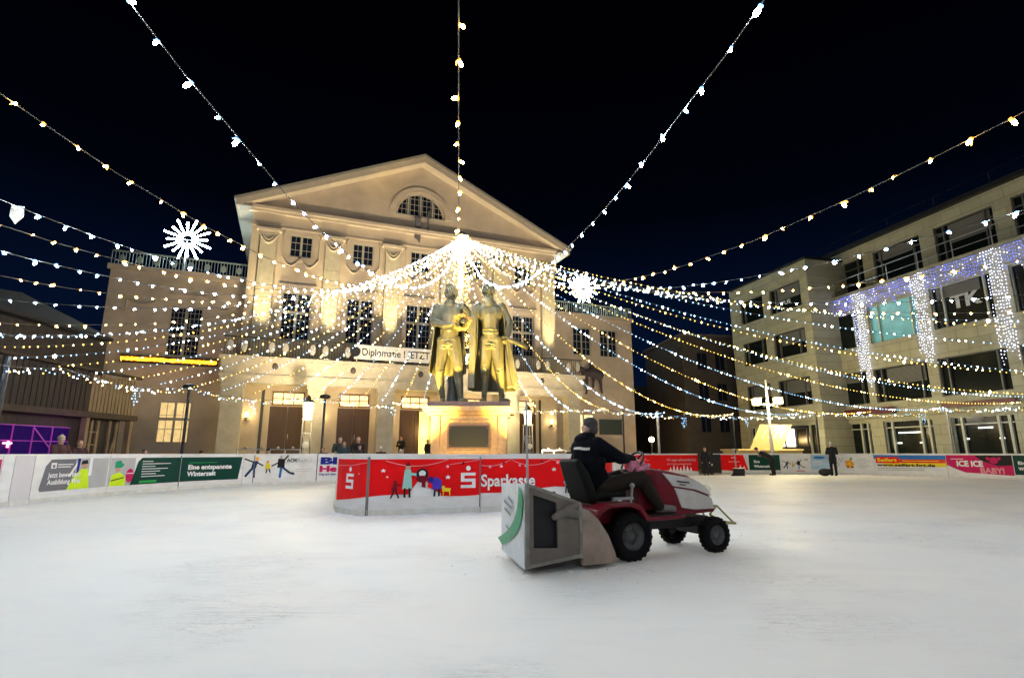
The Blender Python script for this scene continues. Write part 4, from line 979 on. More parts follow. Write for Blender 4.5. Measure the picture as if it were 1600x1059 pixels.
for (px, Y_, h_, ct, hr, ht, lb) in ((-7.95,23.35,1.45,('brown2',(.10,.06,.04)),(.10,.05,.02),None,'child with brown hair just left of the group before the middle door'),
        (-7.45,24.0,1.92,('green',(.02,.03,.03)),(.05,.03,.02),None,'tallest person at the left of the group before the middle door'),
        (-7.15,23.6,1.72,('teal',(.015,.04,.045)),(.03,.02,.015),None,'person in dark teal jacket leaning on the boards before the middle door'),
        (-6.75,24.3,1.93,('black',(.006,.006,.008)),(.25,.12,.05),None,'fair-haired person at the back of the group before the middle door'),
        (-6.55,23.85,1.60,('navy',(.008,.008,.018)),(.03,.02,.015),('black',(.02,.02,.02)),'person in black hat at the right of the group before the middle door'),
        (-5.75,24.4,1.50,('maroon',(.06,.03,.03)),(.05,.03,.02),('cream',(.55,.50,.42)),'child in a cream bobble hat right of the group'),
        (-4.95,24.7,1.38,('black',(.006,.006,.008)),(.05,.03,.02),('white',(.6,.58,.55)),'small child in a white hat in front of the person at the door')):
    person((px, Y_, -.02), F_(.2,-1), lb, h_, ct, hair=hr, hat=ht, arms='rail', group=WAT)
person(tuple(TW(8.75,-.75,.43)), F_(-.3,-1), 'person in dark jacket and pale trousers on the theatre steps', 1.8, ('black',(.006,.006,.008)), ('pale',(.40,.36,.28)), arms='chest')
person(tuple(TW(10.3,-1.3,.28)), F_(.9,-.5), 'dark silhouetted person before the glowing open door', 1.75, ('black',(.006,.006,.008)), long=True)
person((2.9,27.4,-.02), F_(0,-1), 'person whose dark head shows left of the tractor driver', 1.50, ('black',(.006,.006,.008)), arms='rail', group=WAT)
person((10.55,30.4,0), F_(-.2,-1), 'person in long black coat standing at the gate gap in the far boards', 1.50, ('black',(.006,.006,.008)), hair=(.3,.2,.14), long=True)
person((17.15,29.8,0), F_(.2,1), 'person in black with a pale cap standing on the ice at the far right', 1.78, ('black',(.006,.006,.008)), ('black2',(.005,.005,.006)), hat=('pale',(.4,.4,.36)), arms='chest')
person((14.3,30.6,0), F_(-1,-.1), 'person in black bending far over the dark green far board', 1.72, ('black',(.006,.006,.008)), ('black2',(.005,.005,.006)), hat=('black',(.02,.02,.02)), lean=1.25, arms='rail')

# ============================================================ rink furniture
g = MB(); g.box(-.62, .62, -.05, .05, .1, 1.12); g.box(-.03,.03,-.08,.08,0,1.2); o = g.build('rink_gate', M_black, None, loc=(11.15,31.25,0), rz=R(16)); tag(o, 'black gate closing the gap in the far red boards', 'gate')
g = MB(); g.box(-.05, .05, -.09, -.055, .5, .62); g.build('latch', M_steel, o)
sh = empty('snow_pusher', (12.15, 30.1, 0), R(20), 'wide black snow pusher standing upright on the far ice', 'snow shovel')
g = MB(); g.tube([(0,.1,.25),(0,.16,1.4)], .035, 8); g.tube([(-.15,.16,1.4),(.15,.16,1.4)], .03, 6); g.build('handle', M_alu, sh)
g = MB(); g.plate([(.1,.02),(-.05,.05),(-.12,.2),(-.1,.38),(-.02,.42),(-.06,.2),(0,.1)], -.38, .38, 'x'); g.box(-.38,.38,-.1,.12,.0,.06); g.build('scoop', M_black, sh)
o = fuse('bag', [], [((0,0,.2),(.34,.2,.2)),((.25,0,.22),(.16,.16,.16))], .03, cloth('bag',(.02,.02,.02)), None, 1); o.location = (16.7,29.9,0); tag(o, 'black bag on the ice beside the standing person in black', 'bag')
# market stall with a raised hatch
st = empty('market_stall', (15.0, 34.5, 0), R(10), 'market stall with raised yellow lit hatch and bright white opening', 'market stall')
M_yel = mat('stall_yellow', (.66,.50,.20), .7, var=.1, vs=3)
g = MB(); g.box(-1.0,3.4,0,1.8,0,1.35); g.box(-1.1,3.4,-.15,1.9,1.353,1.45); g.build('counter', M_yel, st)
g = MB(); g.add([(-.2,.0,1.45),(2.0,.0,1.45),(2.7,-.2,2.95),(.5,-.2,2.95),(-.2,.08,1.45),(2.0,.08,1.45),(2.7,-.12,2.95),(.5,-.12,2.95)], [(0,1,2,3),(7,6,5,4),(0,4,5,1),(1,5,6,2),(2,6,7,3),(3,7,4,0)]); hz = g.build('hatch', M_yel, st)
g = MB()
for k in range(4): g.add([(.55+.42*k,-.13,2.1),(.63+.42*k,-.13,2.1),(.87+.42*k,-.20,2.62),(.79+.42*k,-.20,2.62)], [(0,1,2,3)])
g.build('stripe', mat('stripe_pale', (.85,.82,.7), .5), hz)
g = MB(); g.box(2.5,4.2,.3,1.7,1.453,1.6); g.box(2.5,4.2,.3,1.7,2.75,2.9); g.box(2.5,2.58,.3,.38,1.6,2.75); g.box(3.35,3.43,.3,.38,1.6,2.75); g.box(4.12,4.2,.3,.38,1.6,2.75); g.box(2.5,4.2,1.6,1.7,1.6,2.75); g.build('booth_frame', M_dark, st)
g = MB(); g.box(2.59,4.11,1.5,1.59,1.6,2.75); g.build('lit_back_wall', mat('booth_light', (.9,.9,.8), .5, emis=(1.,.95,.78), es=1.4), st)
lamp('stall_light', 'POINT', (17.1,34.0,2.6), 60, (1.,.85,.5), .15)
# street lamp with glass boxes
def glassboxes(t, M, spots, s_=.36, zz=0):
    for (x, y, z) in spots:
        g = MB(); g.box(x-s_, x+s_, y-s_, y+s_, z-s_, z+s_*.9); o = g.build('lamp_glass', M, t, bevel=.05)
        g = MB(); g.box(x-s_-.04, x+s_+.04, y-s_-.04, y+s_+.04, z+s_*.9+.002, z+s_*.9+.06); g.build('cap', M_dark, t)
M_lant = mat('lantern_glass', (1,.95,.7), .4, emis=(1.,.76,.34), es=3)
sl = empty('street_lamp', (15.55,33.2,0), 0, 'pale street lamp with a cluster of glowing glass boxes above the stall', 'street lamp')
g = MB(); g.tube([(0,0,0),(0,0,5.6)], [.12,.06], 10); g.tube([(-.7,0,4.1),(.6,0,4.1)], .03, 6); g.tube([(0,-.6,4.0),(0,.6,4.0)], .03, 6); g.build('pole', M_alu, sl)
glassboxes(sl, M_lant, [(-.66,0,4.25),(.66,0,4.32)], .21)
lamp('street_lamp_light', 'POINT', (15.4,32.6,4.2), 350, (1.,.82,.45), .4)
sl = empty('street_lamp', (11.1,44.0,0), 0, 'distant small street lamp glowing in the dark gap beside the theatre', 'street lamp')
g = MB(); g.tube([(0,0,0),(0,0,2.1)], .06, 8); g.build('pole', M_dark, sl); g = MB(); g.ball((0,0,2.25), .2, 12, 8); g.build('lamp_glass', mat('far_lamp', (1,.8,.5), .4, emis=(1.,.70,.28), es=22), sl, smooth=True)
lamp('far_lamp_light', 'POINT', (11.1,43.5,2.3), 60, (1.,.6,.25), .2)
# lattice lantern posts in front of the portico
def lantern(loc, label):
    t = empty('lantern_post', loc, TRZ, label, 'lantern', 'lattice lantern posts before the portico')
    g = MB()
    for (sx, sy) in ((-1,-1),(1,-1),(1,1),(-1,1)): g.bar((sx*.26,sy*.26,0),(sx*.20,sy*.20,2.85), .045)
    for z in (.1,1.0,2.2,2.85):
        w_ = .26-.02*z
        for (a, b_) in (((-1,-1),(1,-1)),((1,-1),(1,1)),((1,1),(-1,1)),((-1,1),(-1,-1))): g.bar((a[0]*w_,a[1]*w_,z),(b_[0]*w_,b_[1]*w_,z), .04)
    for sy in (-1,1):
        g.bar((-.22,sy*.22,2.2),(.22,sy*.22,1.0),.02); g.bar((.22,sy*.22,2.2),(-.22,sy*.22,1.0),.02)
    g.box(-.26,.26,-.26,.26,2.87,2.93); g.build('lattice_post', M_alu, t)
    g = MB(); g.lathe([(.02,0),(.17,.0),(.17,.05),(.02,.05)], (0,0,0), 16); o = g.build('medallion', mat('medal_white', (.6,.58,.5), .5), t); o.rotation_euler = (R(90),0,0); o.location = (0,-.26,1.6)
    g = MB(); g.lathe([(.20,2.94),(.26,3.75)], (0,0,0), 8); g.build('lamp_glass', M_lant, t)
    g = MB(); g.lathe([(.30,3.753),(.30,3.80),(.12,4.0),(.03,4.15)], (0,0,0), 8); g.build('cap', M_dark, t)
lantern((-10.55,28.3,0), 'lattice lantern post glowing in front of the left theatre door')
lantern((.98,34.0,0), 'lattice lantern post glowing just right of the monument pedestal')
lamp('lantern_light', 'POINT', (-10.75,27.6,3.4), 110, (1.,.80,.36), .3); lamp('lantern_light', 'POINT', (.9,33.3,3.4), 90, (1.,.80,.36), .3)
# outdoor seating rails behind boards
for (x0, y0, x1, y1, lb) in ((-11.4,23.0,-9.7,25.4,'low metal rail behind the skater board left of the lantern'),(1.6,29.5,4.2,30.7,'low metal rail right of the monument')):
    g = MB(); g.tube([(x0,y0,1.35),(x1,y1,1.35)], .03, 6); n_ = 4
    for k in range(n_+1): xx = x0+(x1-x0)*k/n_; yy = y0+(y1-y0)*k/n_; g.tube([(xx,yy,0),(xx,yy,1.35)], .03, 6)
    for k in range(n_): xx = x0+(x1-x0)*(k+.5)/n_; yy = y0+(y1-y0)*(k+.5)/n_; g.ball((xx,yy,1.42), .07, 8, 5)
    tag(g.build('metal_rail', M_alu), lb, 'rail')

# ============================================================ mast, posts and light strings
MX, MY, MZ = -1.78, 18.3, 8.75
RINGH = 3.5
RG = []
for i in range(0, len(RINK), 10):
    p = RINK[i]; q = RINK[(i+1) % len(RINK)]; o_ = RINK[i-1]; d = (q-o_).normalized(); RG.append(Vector((p.x-d.y*.9, p.y+d.x*.9)))
def ring_z(p): return RINGH + max(0, min(1, (8-p.y)/9))*1.7
def ring_hit(phi):
    d = Vector((math.sin(phi), -math.cos(phi))); best = None
    for a, b_ in zip(RG, RG[1:]+RG[:1]):
        e = b_-a; den = d.x*e.y-d.y*e.x
        if abs(den) < 1e-9: continue
        ax, ay = a.x-MX, a.y-MY; t = (ax*e.y-ay*e.x)/den; u = (ax*d.y-ay*d.x)/den
        if t > 0 and 0 <= u <= 1 and (best is None or t > best): best = t
    return best, Vector((MX, MY))+d*best
def bulb_mesh(name, tip, cap):
    g = MB(); g.cur = 0; g.lathe([(.006,-.012),(.011,-.02),(.0135,-.034),(.011,-.048),(.004,-.056)], (0,0,0), 6)
    g.cur = 1; g.lathe([(.010,.0),(.0125,-.006),(.011,-.0125)], (0,0,0), 6); g.tube([(0,0,-.004),(.022,.006,-.010),(.034,.004,-.03)], [.006,.006,.003], 4)
    me = bpy.data.meshes.new(name); me.from_pydata(g.v, [], g.f); me.materials.append(tip); me.materials.append(cap)
    for p, i in zip(me.polygons, g.m): p.material_index = i; p.use_smooth = True
    return me
BM_c = bulb_mesh('cold_bulb', M_cold, M_coldc); BM_w = bulb_mesh('warm_bulb', M_warm, M_warmc)
def string(phi_deg, cold, label, near):
    L, A = ring_hit(R(phi_deg)); zA = ring_z(A); d = (A-Vector((MX,MY)))/L
    k = min(.0303, (MZ+.66*(zA-MZ)-(3.45 if near else rnd.uniform(3.2,3.75)))/(.2244*L*L)); b_ = (zA-MZ)/L-k*L
    P = lambda t: Vector((d.x*t, d.y*t, b_*t+k*t*t))
    root = MB(); pts = [P(L*i/40)+Vector((0,0,rnd.uniform(-.012,.012) if 0 < i < 40 else 0)) for i in range(41)]
    root.tube(pts, .0042 if near else .0045, 5 if near else 3)
    o = root.build('light_string', M_cable, None, smooth=True, loc=(MX, MY, MZ))
    tag(o, label, 'light string', 'light strings spread from the mast over the rink')
    t = .12; bs = []
    while t < L-.05:
        bs.append(P(t)); t += (rnd.uniform(.20, .36) if near else rnd.uniform(.12, .21)) if t > 1.5 else rnd.uniform(.10, .2)
    if near:
        bs2 = bs[-95:]
        for p in bs2:
            q = bpy.data.objects.new('bulb', BM_c if (cold != (rnd.random() < .0)) else BM_w); COL.objects.link(q); q.parent = o; q.location = p
            q.rotation_euler = (rnd.uniform(-1.1,1.1), rnd.uniform(-1.1,1.1), rnd.uniform(0,6.3)); s_ = rnd.choice((.6,.75,.85,1.15)) ; q.scale = (s_,)*3
    else:
        m_ = MB(); r_ = random.Random(int(phi_deg*10))
        for p in bs:
            rr_ = r_.uniform(.010, .017) if r_.random() < .96 else r_.uniform(.024, .034); m_.cur = 0 if r_.random() < .30 else 1; m_.ball(p+Vector((r_.uniform(-.02,.02), r_.uniform(-.02,.02), -.02)), (rr_, rr_, rr_*1.4), 5, 4)
        tag(m_.build('bulbs', [M_coldf, M_coldt] if cold else [M_warmf, M_warmt], o, fixn=False), kind='stuff')
    return o
def clock(phi):
    p = phi % 360
    nm = ['towards the camera','towards the front right','towards the right edge','to the back right','over the theatre steps on the right','straight back to the theatre','back left to the theatre doors','to the far left boards','towards the left edge','towards the front left']
    return nm[int(((p+18) % 360)//36)]
NEARS = [(-50.,1,'seventh'),(-43.5,0,'sixth'),(-34.7,1,'fifth'),(-24.5,0,'fourth'),(-18.,1,''),(-14.2,0,''),(-11.8,1,''),(-5.8,0,''),(-.9,1,''),(5.4,0,''),(11.1,1,''),(19.3,0,''),(26.,1,''),(33.5,0,''),(43.4,1,''),(51.,0,'')]
NL = ['cool white light string entering at the left edge just above the post tops','warm light string low on the left edge beside the hut roof','cool white light string crossing the hut roof peak on the left','warm light string entering at the left edge above the hut','cool white light string at the left edge below the warm one with the white tab','warm light string at the left edge carrying a pale cloth tab','cool white light string at the left edge, uppermost white one there','warm light string running from the upper left edge down past the left star','cool white light string leaving the top left of the photo','warm light string rising straight up from the mast top','cool white light string leaving the top right of the photo','warm light string reaching the right edge high in the black sky','cool white light string crossing the top floor windows of the office','warm light string crossing the blue light curtains of the office','cool white light string crossing the lettered office window','warm light string crossing the office below the lettered window']
for (ph, cold, _), lb in zip(NEARS, NL): string(ph, bool(cold), lb, True)
ph = 51.; k = 1; rest = []
while ph < 303:
    step = 6.6 if ph < 90 or ph > 250 else 7.2
    ph += step; rest.append((ph, k % 2 == 1)); k += 1
cnt = {}
for ph, cold in rest: cnt.setdefault((clock(ph), cold), []).append(ph)
ordn = ['first','second','third','fourth','fifth','sixth']
for ph, cold in rest:
    c_ = clock(ph); i = cnt[(c_, cold)].index(ph)
    string(ph, cold, '%s %s light string falling %s, counted clockwise' % (ordn[i], 'cool white' if cold else 'warm', c_), False)
# pale tab on one string
g = MB(); g.add([(0,0,0),(.13,.0,-.02),(.12,.02,-.12),(.06,.01,-.20),(.0,.0,-.12)], [(0,1,2,3,4)]); o = g.build('cloth_tab', mat('tab_cloth', (.6,.55,.45), .8), None); sm = o.modifiers.new('s','SOLIDIFY'); sm.thickness = .006
o.location = (-4.99, 5.04, 3.62); tag(o, 'pale pointed cloth tab hanging from a light string at the left edge', 'tab')
# mast wrapped in bulbs
ms = empty('mast', (MX, MY, 0), 0, 'tall mast wrapped in dense warm and white bulbs behind the monument', 'mast')
g = MB(); g.tube([(0,0,.012),(0,0,MZ+.15)], [.10,.06], 10); g.build('pole', M_alu, ms)
g = MB(); g.lathe([(.22,MZ-.05),(.25,MZ),(.22,MZ+.04),(.05,MZ+.2)], (0,0,0), 12); g.build('crown_ring', M_alu, ms)
g = MB()
for i in range(720):
    a = rnd.uniform(0, 6.283); z = MZ - (rnd.random()**1.15)*4.6; r_ = rnd.uniform(.18, .36)
    q_ = rnd.random(); g.cur = 0 if q_ < .06 else (1 if q_ < .22 else 2); g.ball((r_*math.cos(a), r_*math.sin(a), z), rnd.uniform(.010,.018), 5, 4)
tag(g.build('bulbs', [M_coldf, M_warmf, M_warmt], ms, fixn=False), kind='stuff')
# posts
posts = [(-12.5,13.3,.07,'dark'),(-12.15,20.45,.055,'dark'),(-8.3,24.2,.055,'dark'),(6.25,30.9,.05,'dark'),(8.3,31.3,.07,'pale'),(17.9,32.3,.06,'dark'),(22.95,28.9,.06,'pale'),(23.9,20.0,.06,'pale'),(22.0,7.5,.06,'pale'),(16.6,-1.1,.06,'pale'),(0,-3.8,.06,'pale'),(-7.6,-3.0,.06,'pale'),(-11.9,3.0,.06,'pale'),(13.2,32.8,.05,'dark')]
pl_ = ['thick dark post at the left edge of the photo','slim dark post with spotlight in front of the lit theatre window','slim dark post right of the left lantern','thin dark post just right of the tractor driver','pale post in the dark gap right of the theatre','dark post in front of the bright stall booth','pale slanting post before the office shop windows','pale post outside the frame on the right','pale post far outside the frame on the right','pale post behind the camera on the right','pale post right behind the camera','pale post behind the camera on the left','pale post outside the frame on the left','thin dark post at the left end of the stall']
for (x, y, r_, c_), lb in zip(posts, pl_):
    z = ring_z(Vector((x,y)))
    g = MB(); g.tube([(0,0,-.05),(0,0,z+.05)], r_, 8); g.box(-.16,.16,-.16,.16,-.06,.02); o = g.build('post', M_dark if c_ == 'dark' else M_alu, None, loc=(x,y,0)); tag(o, lb, 'post', 'posts around the rink')
    if lb.startswith('slim dark'):
        g = MB(); g.lathe([(.06,z+.05),(.24,z+.1),(.22,z+.2),(.05,z+.26)], (0,0,0), 10); g.build('spotlight', M_black, o)
# perimeter string round the rink, from post to post
def ringseg(i0, i1, lb):
    pts = []; idx = list(range(i0, i1+1)); n_ = len(idx)
    c = RG[idx[n_//2] % len(RG)]
    for j, i in enumerate(idx):
        p = RG[i % len(RG)]; z = ring_z(p)-.22*math.sin(math.pi*(j % 8)/8)
        pts.append(Vector((p.x-c.x, p.y-c.y, z)))
    g = MB(); g.tube(pts, .009, 4); o = g.build('perimeter_string', M_cable, None, loc=(c.x, c.y, 0)); tag(o, lb, 'light string', 'perimeter light strings round the rink')
    m_ = MB()
    for a, b_ in zip(pts, pts[1:]):
        ln = (b_-a).length; t = 0
        while t < ln:
            q_ = rnd.random(); m_.cur = 0 if q_ < .22 else (1 if q_ < .34 else (2 if q_ < .75 else 3))
            m_.ball(a+(b_-a)*(t/ln)+Vector((rnd.uniform(-.04,.04), rnd.uniform(-.04,.04), rnd.uniform(-.16,-.01))), rnd.uniform(.013,.020), 5, 4); t += rnd.uniform(.08,.15)
    for q in pts[4::8]:
        for s_ in range(3):
            zz = .1
            while zz < rnd.uniform(.35, .8): m_.cur = 2; m_.ball(q+Vector((rnd.uniform(-.12,.12), rnd.uniform(-.12,.12), -zz)), rnd.uniform(.012,.018), 5, 4); zz += .09
    tag(m_.build('bulbs', [M_coldf, M_warmf, M_coldt, M_warmt], o, fixn=False), kind='stuff')
ringseg(0, 16, 'perimeter light string along the left edge past the hut')
ringseg(16, 28, 'perimeter light string before the left theatre wing')
ringseg(28, 40, 'perimeter light string before the theatre doors')
ringseg(40, 52, 'perimeter light string over the far red boards')
ringseg(52, 68, 'perimeter light string before the office block')
ringseg(68, 88, 'perimeter light string added unseen behind the camera to brighten the near ice')  # unseen bulbs added for more light on the tractor and near ice

# ============================================================ monument
M_bronze = mat('bronze_patina', (.11,.105,.065), .40, .40, var=.3, vs=5, bump=.5, bs=9, stretch=(1,1,.45))
M_bronzed = mat('bronze_dark', (.05,.055,.045), .5, .4, var=.3, vs=5, bump=.4, bs=10)
M_gran = mat('granite_warm', (.46,.31,.17), .6, var=.22, vs=9, bump=.15, bs=40)
M_granp = mat('granite_polished', (.20,.12,.09), .35, var=.2, vs=9)
MO = empty('monument', (-1.27, 17., 0), 0, 'bronze monument of two men in long coats sharing a wreath on a granite pedestal', 'monument')
g = MB(); g.box(-1.75,1.75,-1.3,1.4,.013,.35); g.box(-1.5,1.5,-1.1,1.2,.353,.7); g.build('steps', M_gran, MO, bevel=.02)
g = MB(); g.box(-1.12,1.12,-.75,.85,.703,2.30); g.box(-1.3,1.3,-.92,1.0,.703,1.05); g.box(-1.20,1.20,-.84,.93,2.303,2.40); g.box(-1.34,1.34,-.98,1.08,2.403,2.55)
for sx in (-1,1): g.box(sx*.98-.12, sx*.98+.12, -.79,-.753,1.08,2.28)
g.box(-.62,.62,-.79,-.753,1.2,1.28); g.box(-.62,.62,-.79,-.753,2.1,2.16); g.build('pedestal', M_gran, MO, bevel=.012)
g = MB(); g.box(-1.22,1.22,-.86,.95,2.553,2.70); g.build('plinth', M_granp, MO, bevel=.01)
g = MB(); g.box(-.58,.58,-.80,-.76,1.37,1.98); o = g.build('plaque', mat('plaque_dark', (.025,.028,.02), .45, .3), MO)
g = MB(); g.box(-.63,.63,-.81,-.77,1.33,1.368); g.box(-.63,.63,-.81,-.77,1.982,2.02); g.box(-.63,-.582,-.81,-.77,1.37,1.98); g.box(.582,.63,-.81,-.77,1.37,1.98)
for (a, b_) in ((-1,-1),(1,-1),(1,1),(-1,1)): g.ball((a*.54,-.81,1.675+b_*.25),.018,6,4)
g.build('frame', M_granp, o)
ZB = 2.70
def V3(x, y, z): return (x, y, z+ZB)
def C(*p): return [(q[0], q[1], q[2]+ZB, q[3]) for q in p]
def bronze_fig(name, J, scale, look):
    s = 2.12; ch = []
    ch.append(C(*J['leg1'])); ch.append(C(*J['foot1'])); ch.append(C(*J['leg2'])); ch.append(C(*J['foot2'])); ch.append(C(*J['torso'])); ch.append(C(*J['arm1'])); ch.append(C(*J['arm2']))
    for key, curl, side, up in J['hands']:
        a = J[key]; hand(ch, V3(*a[-1][:3]), Vector(a[-1][:3])-Vector(a[-2][:3]), up, s, curl, side)
    B, M, P = headballs(V3(*J['head']), look, s)
    B += [(V3(*b_[0]), b_[1]) for b_ in J['mass']]
    B += [(P(0,-.03,.05), (.19,.22,.20), M), (P(.075,-.03,-.02), (.06,.14,.16), M), (P(-.075,-.03,-.02), (.06,.14,.16), M), (P(0,-.09,-.05), (.15,.10,.17), M), (P(0,.05,.085), (.13,.07,.06), M)]
    # creases round knees, waist and elbows
    for (p, r_, n_) in J['folds']:
        for k in range(n_): 
            a = .9*k; ch.append(C((p[0]-r_*.95, p[1]-r_*.5, p[2]+.075*k+rnd.uniform(-.02,.02), .018), (p[0], p[1]-r_*1.03, p[2]+.075*k-.03+rnd.uniform(-.03,.03), .026), (p[0]+r_*.95, p[1]-r_*.5, p[2]+.075*k+rnd.uniform(-.02,.04), .016)))
    o = fuse(name, ch, B, .017, M_bronze, MO, 1)
    return o
JA = dict(head=(-.72,-.08,3.62),
  leg1=[(-.88,0,1.95,.24),(-.98,-.10,1.12,.155),(-1.0,-.02,.82,.135),(-.90,.02,.2,.085)], foot1=[(-.90,.04,.10,.09),(-.84,-.30,.06,.075),(-.82,-.42,.05,.05)],
  leg2=[(-.58,-.02,1.95,.25),(-.42,-.20,1.12,.165),(-.40,-.10,.82,.145),(-.32,-.06,.2,.09)], foot2=[(-.32,-.04,.10,.095),(-.16,-.34,.06,.08),(-.10,-.46,.05,.05)],
  torso=[(-.73,0,1.95,.30),(-.73,-.02,2.35,.30),(-.72,-.02,2.8,.34),(-.72,0,3.12,.26),(-.72,-.04,3.35,.13)],
  arm1=[(-1.12,0,3.08,.17),(-1.20,-.14,2.60,.14),(-.86,-.46,2.40,.105),(-.62,-.58,2.40,.08)],
  arm2=[(-.34,.0,3.10,.17),(-.08,.16,2.82,.14),(.14,.18,3.08,.09)],
  hands=[('arm1',.8,1,(0,0,1)),('arm2',.5,-1,(0,0,1))],
  mass=[((-.73,-.02,2.0),(.40,.28,.26)),((-.73,-.03,2.85),(.44,.31,.38)),((-.75,-.22,3.16),(.16,.10,.14))],
  folds=[((-.98,-.08,1.0),.15,4),((-.41,-.16,1.0),.16,4),((-.73,0,1.75),.32,3),((-.5,-.1,1.45),.2,2),((-1.18,-.1,2.45),.12,3),((-.73,-.02,2.3),.30,1)])
JB = dict(head=(.50,-.06,3.72),
  leg1=[(.45,0,1.95,.23),(.42,-.14,1.12,.15),(.41,-.06,.82,.13),(.40,0,.2,.085)], foot1=[(.40,.02,.10,.09),(.34,-.30,.06,.075),(.32,-.40,.05,.05)],
  leg2=[(.76,0,1.95,.24),(.86,-.14,1.12,.155),(.90,-.06,.82,.135),(.95,0,.2,.085)], foot2=[(.95,.02,.10,.09),(1.12,-.30,.06,.078),(1.20,-.40,.05,.05)],
  torso=[(.60,0,1.95,.29),(.58,-.03,2.35,.27),(.56,-.02,2.8,.32),(.54,0,3.16,.25),(.52,-.03,3.42,.125)],
  arm1=[(.16,0,3.10,.165),(-.02,-.20,2.62,.14),(-.12,-.42,2.52,.10),(-.16,-.52,2.52,.08)],
  arm2=[(.92,.0,3.10,.17),(1.18,.06,2.58,.14),(1.14,-.22,2.16,.10),(1.12,-.28,2.06,.08)],
  hands=[('arm1',.8,-1,(0,0,1)),('arm2',.9,1,(1,0,0))],
  mass=[((.60,-.02,2.0),(.38,.27,.26)),((.56,-.03,2.88),(.42,.29,.38)),((.54,-.22,3.2),(.13,.10,.16))],
  folds=[((.42,-.12,1.0),.15,4),((.87,-.12,1.0),.15,4),((.6,0,1.75),.30,3),((.58,-.03,2.25),.28,2),((1.16,0,2.45),.12,3)])
bronze_fig('left_figure', JA, 1, (-.25,-1,-.05)); bronze_fig('right_figure', JB, 1, (.12,-1,.28))
def skirt(name, lv, a0, a1, par, th=.045, n=36, fold=.05, seed=1):
    """open coat: rows of (z, cx, cy, rx, ry) from angle a0 to a1 (degrees, 0=+x, 90=back)"""
    r_ = random.Random(seed); ph = [r_.uniform(0, 6) for _ in range(4)]; g = MB(); m = []
    for j, (z, cx, cy, rx, ry) in enumerate(lv):
        for i in range(n+1):
            a = R(a0+(a1-a0)*i/n); f = 1+fold*(j/len(lv))*(math.sin(a*9+ph[0])+.6*math.sin(a*15+ph[1]+j*.2))
            g.v.append((cx+rx*f*math.cos(a), cy+ry*f*math.sin(a), z+ZB))
    for j in range(len(lv)-1):
        for i in range(n): a = j*(n+1)+i; g.f.append((a, a+1, a+n+2, a+n+1)); g.m.append(0)
    o = g.build(name, M_bronze, par, smooth=True, fixn=False); s = o.modifiers.new('s', 'SOLIDIFY'); s.thickness = th; s.offset = 0
    s = o.modifiers.new('u', 'SUBSURF'); s.levels = 1; s.render_levels = 1
    return o
skirt('coat', [(3.14,-.72,.0,.44,.26),(2.7,-.73,.0,.50,.36),(2.2,-.76,.03,.48,.38),(1.7,-.78,.10,.52,.44),(1.3,-.78,.14,.56,.48),(.95,-.78,.16,.58,.50)], -18, 205, MO, seed=3)
skirt('coat', [(3.16,.54,.0,.44,.27),(2.7,.58,.0,.50,.37),(2.2,.60,.03,.50,.38),(1.7,.61,.08,.56,.44),(1.2,.62,.12,.63,.50),(.8,.64,.15,.70,.54),(.42,.66,.16,.76,.56)], -28, 216, MO, seed=5)
# left lapel panel of the long coat and flying tail
g = MB(); g.plate([(.02,2.95+ZB),(.14,2.6+ZB),(.12,1.6+ZB),(.12,.45+ZB),(-.10,.43+ZB),(-.06,1.6+ZB),(-.12,2.4+ZB)], -.36, -.30); g.plate([(1.02,2.2+ZB),(1.22,1.9+ZB),(1.50,.55+ZB),(1.12,.48+ZB),(1.06,1.3+ZB)], -.05, .02)
g.build('coat_panel', M_bronze, MO, bevel=.02)
g = MB(); g.tube([V3(.95,-.34,2.06),V3(1.35,-.36,1.90),V3(1.78,-.34,1.70)], [.05,.075,.085], 10); g.build('scroll', M_bronze, MO, smooth=True)
g = MB(); rr = random.Random(4)
for i in range(90):
    a = 2*math.pi*i/90; c = Vector(V3(-.28+.24*math.cos(a)+rr.uniform(-.05,.05), -.66+rr.uniform(-.06,.06), 2.46+.22*math.sin(a)+rr.uniform(-.05,.05))); d = Vector((rr.uniform(-1,1), rr.uniform(-.8,.5), rr.uniform(-1,1))).normalized()*.12
    q = d.cross(Vector((0,1,.3))).normalized()*.028; g.add([c-d*.5, c+q, c+d*.5+Vector((0,-.02,0)), c-q], [(0,1,2,3)])
g.tube([V3(-.28+.24*math.cos(2*math.pi*i/20), -.66, 2.46+.22*math.sin(2*math.pi*i/20)) for i in range(21)], .04, 6)
g.build('wreath', mat('wreath_gilt', (.55,.33,.10), .5, .4, var=.4, vs=20), MO)
g = MB(); g.lathe([(.26,0),(.20,.12),(.17,.5),(.18,.86),(.10,.9)], V3(-.62,.30,0), 10); g.build('tree_stump', M_bronzed, MO, smooth=True)
# floodlights at the foot of the monument
def flood(loc, aim, e_, c_, label, ang=55, group='floodlights at the foot of the monument', size=.12):
    t = empty('floodlight', loc, 0, label, 'floodlight', group)
    d = (Vector(aim)-Vector(loc)).normalized(); q = d.to_track_quat('-Z','Y').to_euler()
    g = MB(); g.box(-.16,.16,-.11,.11,-.02,.12); h_ = g.build('housing', M_black, t); h_.rotation_euler = q; h_.location = (0,0,.2)
    g = MB(); g.box(-.14,.14,-.09,.09,-.034,-.024); k_ = g.build('glass', mat('flood_glass', (1,.8,.4), .3, emis=c_, es=6), h_)
    g = MB(); g.box(-.1,.1,-.02,.02,-.0,.06); g.box(-.02,.02,-.02,.02,.0,.18); g.build('bracket', M_dark, t)
    p = Vector(loc)+Vector((0,0,.2))+d*.06
    lamp('floodlight_beam', 'SPOT', p, e_, c_, size, aim, ang, 1.)
